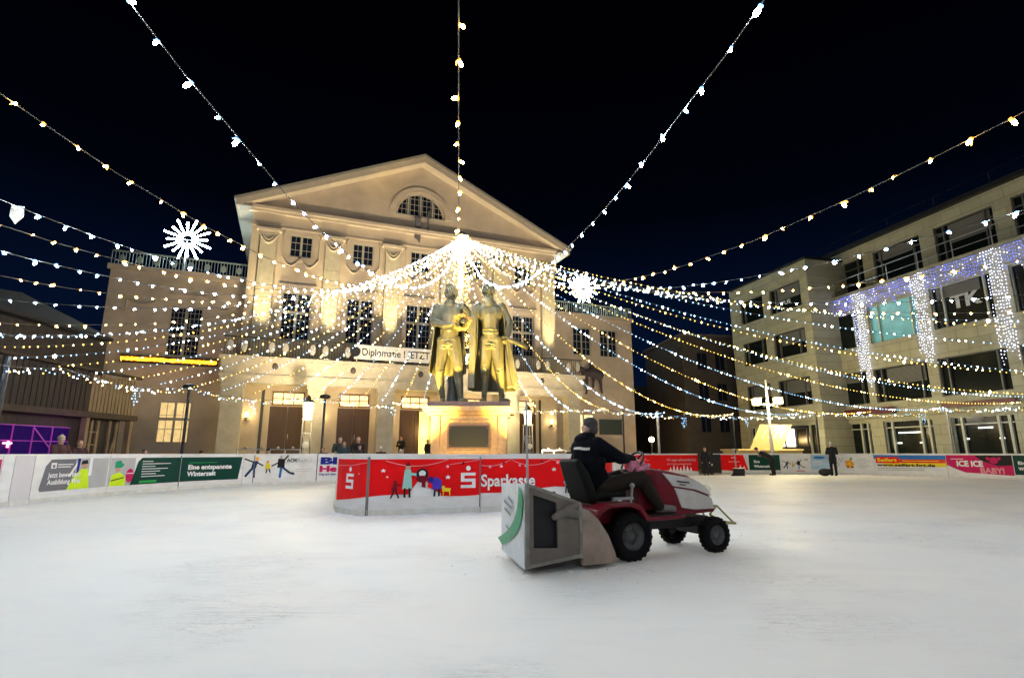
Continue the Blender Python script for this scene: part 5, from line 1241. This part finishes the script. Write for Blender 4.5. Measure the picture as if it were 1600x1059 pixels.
flood((-3.9,14.7,.012), (-1.7,17.1,3.9), 6500, (1.,.66,.12), 'left floodlight behind the red island boards aimed at the statues', 36)
flood((1.5,14.7,.012), (-.8,17.1,4.0), 6500, (1.,.66,.12), 'right floodlight behind the red island boards aimed at the statues', 36)
flood((-1.3,13.5,.012), (-1.3,17,2.0), 190, (1.,.62,.16), 'middle floodlight behind the red island boards aimed at the pedestal', 60)
for i, (x_, nm) in enumerate(((.1,'far left'),(3.94,'second'),(7.78,'third'),(11.62,'fourth'),(15.46,'fifth'),(19.3,'far right'))):
    lc_ = TW(x_, -1.5, 6.42); flood(lc_, TW(x_, -.2, 11.6), 1200, (1.,.86,.46), 'small uplight on the balcony below the %s pilaster' % nm, 32, 'uplights on the theatre balcony', .06)
for x_ in (1.2, 5.4, 9.4, 13.4, 17.6): lamp('portico_light', 'POINT', TW(x_, -1.2, 4.5), 10, (1.,.80,.36), .2)
for x_ in (-.17, 3.9, 7.75, 15.45, 19.5): lamp('sconce_light', 'POINT', TW(x_, -.42, 3.4), 9, (1.,.75,.35), .08)
lamp('doorway_light', 'POINT', TW(10.3,-.5,2.6), 25, (1.,.7,.2), .2)
# building floodlights on the ground outside the portico
for (x_, y_, zt, e_, lb) in ((4., -10., 13.5, 3000, 'left'), (15., -10., 13.5, 3000, 'right'), (-4.5, -6.5, 8., 300, 'outer left'), (24., -9., 8., 420, 'outer right')):
    flood(TW(x_, y_, 0), TW(x_, 0, zt), e_, (1.,.80,.53), '%s ground floodlight washing the theatre front' % lb, 78, 'ground floodlights washing the theatre', .4)

# ============================================================ small tractor, snow box and driver
M_tred = mat('tractor_red', (.13,.004,.012), .38, spec=.25, var=.12, vs=5); M_tyre = mat('tyre', (.006,.006,.007), .85, spec=.12, bump=.5, bs=30); M_rim = mat('rim_grey', (.07,.075,.075), .45, .5, var=.3, vs=10)
M_hood = mat('hood_white', (.50,.48,.44), .4, var=.15, vs=6); M_box = mat('box_grey', (.13,.11,.09), .6, var=.25, vs=4); M_tan = mat('scoop_tan', (.27,.205,.16), .65, var=.25, vs=5, bump=.3, bs=12); M_alw = mat('box_white', (.58,.61,.60), .5, var=.15, vs=5); M_oliv = mat('nose_green_yellow', (.42,.40,.12), .45, var=.5, vs=7)
TL = (1.19, 6.95, 0); TA = R(25)
TR = empty('ride_on_tractor', TL, TA, 'small dark red ride-on tractor with pale hood crossing the ice', 'tractor')
def wheel(x, y, r, w_, name='wheel'):
    g = MB(); n_ = 28; t_ = w_/2; prof = [(r*.58,-t_*.8),(r*.80,-t_),(r*.95,-t_*.85),(r,-t_*.5),(r,t_*.5),(r*.95,t_*.85),(r*.80,t_),(r*.58,t_*.8)]
    o0 = len(g.v)
    for (rr_, yy) in prof:
        for k in range(n_): a = 2*math.pi*k/n_; g.v.append((rr_*math.cos(a), yy, rr_*math.sin(a)))
    for i in range(len(prof)):
        for k in range(n_):
            j = (i+1) % len(prof); g.f.append((i*n_+k, i*n_+(k+1) % n_, j*n_+(k+1) % n_, j*n_+k)); g.m.append(0)
    for k in range(22):
        a = 2*math.pi*k/22
        for sy in (-1, 1):
            aa = a+(.07 if sy > 0 else -.07); g.obox((math.cos(aa)*r*.993, sy*t_*.38, math.sin(aa)*r*1.0), (.022, t_*.6, .03), (0, -aa, 0))
    o = g.build(name, M_tyre, TR, smooth=False, loc=(x, y, r))
    for p in o.data.polygons[:len(prof)*n_]: p.use_smooth = True
    s = -1 if y < 0 else 1; g = MB()
    prof = [(r*.60,s*t_*.78),(r*.56,s*t_*.55),(r*.45,s*t_*.25),(r*.25,s*t_*.2),(r*.22,s*t_*.45),(r*.12,s*t_*.5),(.001,s*t_*.5)]
    for (rr_, yy) in prof:
        for k in range(16): a = 2*math.pi*k/16; g.v.append((rr_*math.cos(a), yy, rr_*math.sin(a)))
    for i in range(len(prof)-1):
        for k in range(16): g.f.append((i*16+k, i*16+(k+1) % 16, (i+1)*16+(k+1) % 16, (i+1)*16+k)); g.m.append(0)
    for k in range(5): a = 2*math.pi*k/5; g.ball((math.cos(a)*r*.34, s*t_*.28, math.sin(a)*r*.34), .012, 6, 4)
    g.build('rim', M_rim, o, smooth=True)
for sy in (-1, 1): wheel(0, sy*.39, .268, .20); wheel(1.30, sy*.38, .205, .15)
g = MB(); g.box(-.45,1.45,-.14,.14,.28,.40); g.box(-.12,.12,-.3,.3,.2,.34); g.tube([(0,-.42,.268),(0,.42,.268)],.035,8); g.tube([(1.30,-.40,.205),(1.30,.40,.205)],.028,8); g.box(1.2,1.4,-.2,.2,.2,.32); g.build('chassis', M_black, TR)
g = MB()
g.plate([(.12,.42),(.78,.43),(.80,.47),(.16,.47)], -.46, .46); g.plate([(.70,.43),(1.45,.46),(1.48,.53),(.74,.50)], -.25, .25)
for sy in (-1,1):
    a, b_ = sorted((sy*.24, sy*.52)); g.plate([(-.52,.50),(-.50,.58),(-.36,.635),(.0,.64),(.10,.60),(.20,.47),(.17,.44),(.06,.56),(-.04,.60),(-.34,.60),(-.46,.54),(-.48,.50)], a, b_)
    c_, d_ = sorted((sy*.24, sy*.28)); g.plate([(-.50,.40),(-.50,.60),(.05,.62),(.2,.45),(.2,.40)], c_, d_)
g.box(-.52,.12,-.24,.24,.50,.60)
g.build('body', M_tred, TR, bevel=.012)
for ya in (-.455, .30): g = MB(); g.box(.18,.74,ya,ya+.155,.471,.478); g.build('foot_mat', M_black, TR)
hp = [(.50,.52),(.46,.80),(.52,1.00),(.66,1.01),(1.14,.915),(1.36,.80),(1.48,.66),(1.53,.47),(1.3,.47),(.9,.52)]
hd = fuse  # profile hood built by lofting sections
g = MB(); secs = []
for (x, zt, zb, w_) in ((.50,.99,.52,.20),(.62,1.01,.52,.235),(.85,.975,.50,.245),(1.12,.92,.48,.245),(1.32,.83,.47,.235),(1.44,.72,.46,.205),(1.51,.58,.46,.16)):
    n_ = 12; 
    for k in range(n_+1):
        a = math.pi*k/n_; cs = math.cos(a); sn = math.sin(a); px_ = math.copysign(abs(cs)**.35, cs)*w_; pz = zb+(zt-zb)*(sn**.38 if sn > 0 else 0)
        g.v.append((x, px_, pz))
for i in range(6):
    for k in range(12): a = i*13+k; g.f.append((a, a+1, a+14, a+13)); g.m.append(0)
g.f.append(tuple(range(13))); g.m.append(0); g.f.append(tuple(range(78, 91))[::-1]); g.m.append(0)
HO = g.build('hood', M_tred, TR, smooth=True, bevel=0)
for sy in (-1,1):
    g = MB(); y0, y1 = sorted((sy*.236, sy*.257)); g.plate([(.64,.955),(1.12,.885),(1.33,.785),(1.43,.66),(1.16,.745),(.80,.795)], y0, y1)
    g.plate([(.82,.775),(1.14,.725),(1.42,.635),(1.46,.50),(1.15,.495),(.92,.53)], y0, y1); g.build('side_panel', M_hood, HO, bevel=.008)
    g = MB(); y2, y3 = sorted((sy*.258, sy*.262)); g.plate([(.86,.862),(1.06,.838),(1.06,.820),(.86,.842)], y2, y3); g.plate([(.90,.820),(1.00,.808),(1.00,.796),(.90,.806)], y2, y3); g.build('decal', M_black, HO)
g = MB(); g.ball((1.40,0,.66),(.14,.19,.16),16,10); g.build('nose', M_oliv, HO, smooth=True)
for sy in (-1,1):
    g = MB(); g.ball((1.41,sy*.15,.74),(.09,.07,.055),12,8); g.build('headlight', mat('headlight_glass',(.85,.82,.6),.15,spec=.8), HO, smooth=True)
g = MB(); g.plate([(.28,.50),(.40,.98),(.56,1.0),(.62,.52)], -.17, .17); g.box(.34,.54,-.2,.2,.93,1.0); g.build('dashboard_column', M_tred, TR, bevel=.015)
g = MB(); g.tube([(.50,0,.95),(.40,0,1.06)],.025,8)
n_ = 24; cen = Vector((.38,0,1.08)); ax = Vector((-.75,0,.66)).normalized(); u_ = Vector((0,1,0)); v_ = ax.cross(u_)
g.tube([cen+(u_*math.cos(2*math.pi*k/n_)+v_*math.sin(2*math.pi*k/n_))*.175 for k in range(n_+1)], .014, 6)
for k in range(3): g.bar(cen-ax*.02, cen+(u_*math.cos(2.1*k)+v_*math.sin(2.1*k))*.17, .022)
g.build('steering_wheel', M_black, TR, smooth=False)
SE = fuse('seat', [[(-.30,-.16,.70,.065),(-.30,.16,.70,.065)],[(.08,-.16,.71,.06),(.08,.16,.71,.06)],[(-.30,-.16,.70,.065),(.08,-.16,.71,.06)],[(-.30,.16,.70,.065),(.08,.16,.71,.06)],[(-.3,0,.70,.065),(.08,0,.70,.06)],[(-.3,.08,.70,.065),(.08,.08,.70,.06)],[(-.3,-.08,.70,.065),(.08,-.08,.70,.06)]], [], .015, mat('seat_vinyl',(.006,.008,.006),.65,spec=.15), TR, 3)
ch = [[(-.36,y,.68,.07),(-.47,y,.95,.062),(-.54,y*.9,1.09,.045)] for y in (-.19,-.15,-.11,-.07,-.03,.01,.05,.09,.13,.17,.19)]
fuse('backrest', ch, [], .015, bpy.data.materials['seat_vinyl'], TR, 3)
g = MB(); g.box(-.35,.02,-.16,.16,.60,.66)
for sy in (-1,1): g.box(-.15,.14,*sorted((sy*.27,sy*.31)),.66,.69); g.tube([(.10,sy*.30,.60),(.12,sy*.32,.80)],.015,6); g.ball((.12,sy*.32,.82),.032,8,5)
g.box(-.55,-.42,-.2,.2,.44,.56); g.build('seat_bracket', M_alu, TR)
g = MB()
for sy in (-1,1): g.tube([(1.46,sy*.16,.42),(1.66,sy*.2,.30),(1.80,sy*.24,.30)],.013,6); g.tube([(1.46,sy*.16,.42),(1.58,sy*.18,.52),(1.78,sy*.24,.31)],.013,6)
g.tube([(1.80,-.26,.30),(1.80,.26,.30)],.016,6); g.tube([(1.58,-.18,.52),(1.58,.18,.52)],.013,6); g.build('front_guard', mat('guard_olive',(.28,.26,.10),.5,.3), TR)
g = MB(); g.plate([(-.80,.20),(-.50,.34),(-.42,.34),(-.42,.42),(-.55,.45),(-.80,.42)], -.1, .1); g.tube([(-.5,-.12,.5),(-.72,-.3,.6)],.02,6); g.tube([(-.5,.12,.5),(-.72,.3,.6)],.02,6); g.build('hitch', M_black, TR)
# snow collecting box towed behind
SB = empty('snow_box', TL, TA, 'open snow collecting box with white green printed rear and tan scoop behind the tractor', 'snow box')
xn, xf = -1.43, -1.22
g = MB()
yn = -.60; yf = .44
def quadslab(mb, pts, t_):
    n = (Vector(pts[1])-Vector(pts[0])).cross(Vector(pts[3])-Vector(pts[0])).normalized()*t_
    vs = [Vector(p) for p in pts]+[Vector(p)+n for p in pts]; mb.add(vs, [(0,1,2,3),(7,6,5,4),(0,4,5,1),(1,5,6,2),(2,6,7,3),(3,7,4,0)])
# near side as a frame around the dark opening
def NS(x, z): return (x, yn, z)
def ztop(x): return .87-(x-xn)*.33
def zbot(x): return .08+(x-xn)*.10
for (xa, xb, fa, fb) in ((xn, -1.36, 0, 1),): quadslab(g, [NS(xa, zbot(xa)), NS(xb, zbot(xb)), NS(xb, ztop(xb)), NS(xa, ztop(xa))], .02)
quadslab(g, [NS(-1.359, zbot(-1.36)), NS(-1.08, zbot(-1.08)), NS(-1.08, .24), NS(-1.359, .26)], .02)
quadslab(g, [NS(-1.359, .78), NS(-1.08, .69), NS(-1.08, ztop(-1.08)), NS(-1.359, ztop(-1.36))], .02)
quadslab(g, [NS(-1.079, zbot(-1.08)), NS(-.80, zbot(-.8)), NS(-.80, ztop(-.8)), NS(-1.079, ztop(-1.08))], .02)
quadslab(g, [(xf, yf, .08), (-.80, yf, .14), (-.80, yf, ztop(-.8)), (xf, yf, .83)], .02)
quadslab(g, [(-.80, yn+.022, .14), (-.80, yf-.002, .14), (-.80, yf-.002, .62), (-.80, yn+.022, .62)], .02)
g.add([(xn+.02,yn+.03,.10),(-.82,yn+.03,.15),(-.82,yf-.03,.15),(xf+.02,yf-.03,.10)], [(0,1,2,3)])
g.build('side', M_box, SB)
g = MB(); g.bar((xn,yn-.01,ztop(xn)+.012),(-.79,yn-.01,ztop(-.79)+.012),.03); g.bar((xn,yn-.012,.06),(xn,yn-.012,.89),.035); g.bar((-.80,yn-.012,.12),(-.80,yn-.012,.67),.03); g.bar((xn,yn-.01,.085),(-.79,yn-.01,.15),.035)
g.bar((xf,yf,.83),(-.79,yf,.66),.03); g.build('edge_frame', mat('box_edge', (.22,.21,.18), .5, .4, var=.3, vs=12), SB)
g = MB(); quadslab(g, [(xn-.005,yn,.06),(xn-.005,yn,.88),(xf-.005,yf,.85),(xf-.005,yf,.08)], .02); RPn = g.build('rear_panel', M_alw, SB)
def rp(u, z, o=.012): return (xn-.028+(xf-xn)*u-o*.9, yn+(yf-yn)*u, z)   # u: 0 near, 1 far
g = MB(); n_ = 14
for k in range(n_+1):
    t = k/n_; uo = .02+.9*t**2.2; ui = uo+.16+.06*t; z = .80-.62*t**.75
    g.v += [rp(uo, z-.03), rp(ui, z+.05*(1-t)+.02)]
for k in range(n_): g.f.append((2*k,2*k+1,2*k+3,2*k+2)); g.m.append(0)
g.build('green_stripe', mat('stripe_green',(.01,.26,.11),.45,var=.3,vs=12), RPn, fixn=False)
g = MB()
for (u, z, w_) in ((.45,.62,.38),(.50,.54,.30),(.48,.36,.26),(.42,.68,.2)): g.add([rp(u,z,.014), rp(u+w_,z+.05,.014), rp(u+w_,z+.02,.014), rp(u,z-.03,.014)], [(0,1,2,3)])
g.build('decal', mat('decal_grey',(.18,.19,.2),.5), RPn, fixn=False)
g = MB(); g.plate([(-.785,.05),(-.785,.63),(-.70,.60),(-.58,.50),(-.46,.34),(-.38,.16),(-.355,.05)], yn-.03, yn+.02); g.plate([(-.785,.05),(-.785,.63),(-.70,.60),(-.58,.50),(-.46,.34),(-.38,.16),(-.355,.05)], yf-.04, yf+.0)
pr = [(-.70,.60),(-.58,.50),(-.46,.34),(-.38,.16),(-.355,.05)]
for a, b_ in zip(pr, pr[1:]): quadslab(g, [(a[0],yn+.022,a[1]-.003),(b_[0],yn+.022,b_[1]-.003),(b_[0],yf-.042,b_[1]-.003),(a[0],yf-.042,a[1]-.003)], -.012)
g.build('scoop', M_tan, SB)
g = MB(); g.tube([(xn+.03,yn+.03,.85),(xn+.02,yn+.03,1.75)], .012, 6); g.build('marker_rod', M_alu, SB)
o = fuse('bag', [[(-1.12,yn-.03,.55,.035),(-1.0,yn-.035,.60,.05),(-.86,yn-.03,.56,.05)],[(-.98,yn-.03,.62,.04),(-.84,yn-.03,.66,.035)]], [], .014, M_box, None, 2); o.location = TL; o.rotation_euler = (0,0,TA); tag(o, 'crumpled grey bag hooked on the side of the snow box', 'bag')
g = MB(); g.box(-1.37,-1.07,yn+.03,yn+.045,.20,.80); g.build('opening_shade_sheet', M_black, SB)  # black sheet standing in for the shade inside the box opening
# driver
def Dv():
    look = (-.35,.94,-.05); ch = []; B, M, P = headballs((-.26,.0,1.505), look, 1.)
    arms = [[(-.27,-.20,1.30),(.00,-.27,1.14),(.27,-.15,1.13)], [(-.27,.20,1.30),(.00,.28,1.14),(.27,.15,1.13)]]
    legs = [[(-.14,-.10,.80),(.34,-.22,.90),(.56,-.25,.56)], [(-.14,.10,.80),(.34,.22,.90),(.56,.25,.56)]]
    def W(p, r): return [tuple(a)+(b_,) for a, b_ in zip(p, r)]
    ch.append(W([(-.16,0,.80),(-.24,0,.98),(-.28,0,1.18),(-.27,0,1.33),(-.26,0,1.43)], [.14,.13,.15,.09,.055]))
    for a in arms:
        ch.append(W(a, [.055,.045,.032])); hand(ch, a[2], Vector((.10,-.02*(1 if a[0][1] > 0 else -1),-.03)), (0,0,1), 1., 1.0, 1 if a[0][1] > 0 else -1)
    for l_ in legs: ch.append(W(l_, [.085,.06,.045])); e_ = l_[2]; ch.append(W([e_, (e_[0]+.02,e_[1],.52), (e_[0]+.2,e_[1],.51)], [.045,.04,.035]))
    o = fuse('person', ch, B, .0075, M_skin, None, 1); o.location = TL; o.rotation_euler = (0,0,TA); tag(o, 'tractor driver in black jacket and brown trousers looking back over the shoulder', 'person')
    jm = mat('driver_jacket',(.004,.005,.008),.9,bump=.6,bs=9,spec=.08)
    ch = [W([(-.18,0,.84),(-.26,0,1.0),(-.30,0,1.18),(-.28,0,1.33)], [.19,.185,.185,.12])]
    for a in arms: ch.append(W(a, [.095,.075,.05]))
    fuse('jacket', ch, [((-.29,0,1.24),(.19,.265,.17)),((-.29,0,1.08),(.21,.25,.22)),((-.30,0,1.40),(.11,.13,.055)),((-.36,0,1.36),(.09,.14,.07))], .012, jm, o, 3)
    g = MB(); n_ = 6
    j = bpy.data.objects['jacket']
    tm = mat('driver_trousers',(.024,.019,.014),.9,spec=.1,bump=.5,bs=9)
    ch = [W(l_, [.115,.092,.072]) for l_ in legs]+[W([(-.16,-.08,.80),(-.16,.08,.80)],[.13,.13])]
    fuse('trousers', ch, [], .012, tm, o, 2)
    ch = [W([(e_[0],e_[1],.535),(e_[0]+.08,e_[1],.53),(e_[0]+.22,e_[1],.52)], [.058,.055,.045]) for e_ in (legs[0][2], legs[1][2])]
    fuse('shoes', ch, [], .01, mat('driver_shoes',(.16,.14,.13),.7), o, 1)
    fuse('hair', [], [(P(0,-.03,.045), (.086,.098,.085), M), (P(0,-.07,-.02), (.07,.05,.075), M), (P(.0,-.02,.09), (.07,.085,.04), M)], .008, mat('driver_hair',(.035,.03,.03),.8,bump=.8,bs=40), o, 1)
    # pale print across the back of the jacket
    g = MB()
    n_ = 10
    for k in range(n_+1):
        a = R(178+62*k/n_)
        for z in (1.235+.010*math.sin(k*.6), 1.290+.008*math.sin(k*.5)): g.v.append((-.30+.30*math.cos(a), .30*math.sin(a), z))
    for k in range(n_): g.f.append((2*k, 2*k+2, 2*k+3, 2*k+1)); g.m.append(0)
    c_ = g.build('back_print', mat('print_pale',(.60,.60,.52),.7), o, fixn=False); c_.location = (-.0,0,0)
    sk = c_.modifiers.new('sw','SHRINKWRAP'); sk.target = [x for x in o.children if x.name.startswith('jacket')][0]; sk.wrap_method = 'NEAREST_SURFACEPOINT'; sk.offset = .006
    return o
Dv()
M_pinkc = mat('pink_cloth',(.52,.16,.24),.8,var=.5,vs=22,bump=.8,bs=25)
o = fuse('pink_bag', [[(.16,-.24,1.02,.05),(.24,-.18,1.08,.045),(.36,-.12,1.05,.05),(.5,-.05,1.07,.035)],[(.14,-.22,1.12,.035),(.22,-.2,1.05,.05)],[(.3,-.2,1.0,.04),(.46,-.17,1.03,.03),(.56,-.10,1.05,.025)]], [], .012, M_pinkc, None, 2); o.location = TL; o.rotation_euler = (0,0,TA); tag(o, 'crumpled pink cloth lying over the steering wheel and lap', 'cloth')

# ice crumbs scraped up by skates and the snow box
g = MB(); r5 = random.Random(21)
for (cx, cy, sx, sy, n_) in ((.6,5.95,.5,.2,60),(-.3,6.9,.35,.3,40),(1.3,6.1,.5,.1,40),(-1.5,10.3,2.2,.3,120),(3.8,8.4,1.4,.5,40)):
    for i in range(n_):
        x = r5.gauss(cx, sx); y = r5.gauss(cy, sy); r = r5.uniform(.002,.007)
        g.obox((x, y, r*.4), (r*2*r5.uniform(.7,1.8), r*2, r*r5.uniform(.6,1.2)), (r5.uniform(-.4,.4), r5.uniform(-.4,.4), r5.uniform(0,3)))
tag(g.build('ice_crumbs', M_snow), 'tiny crumbs of scraped ice scattered over the rink surface', kind='stuff')
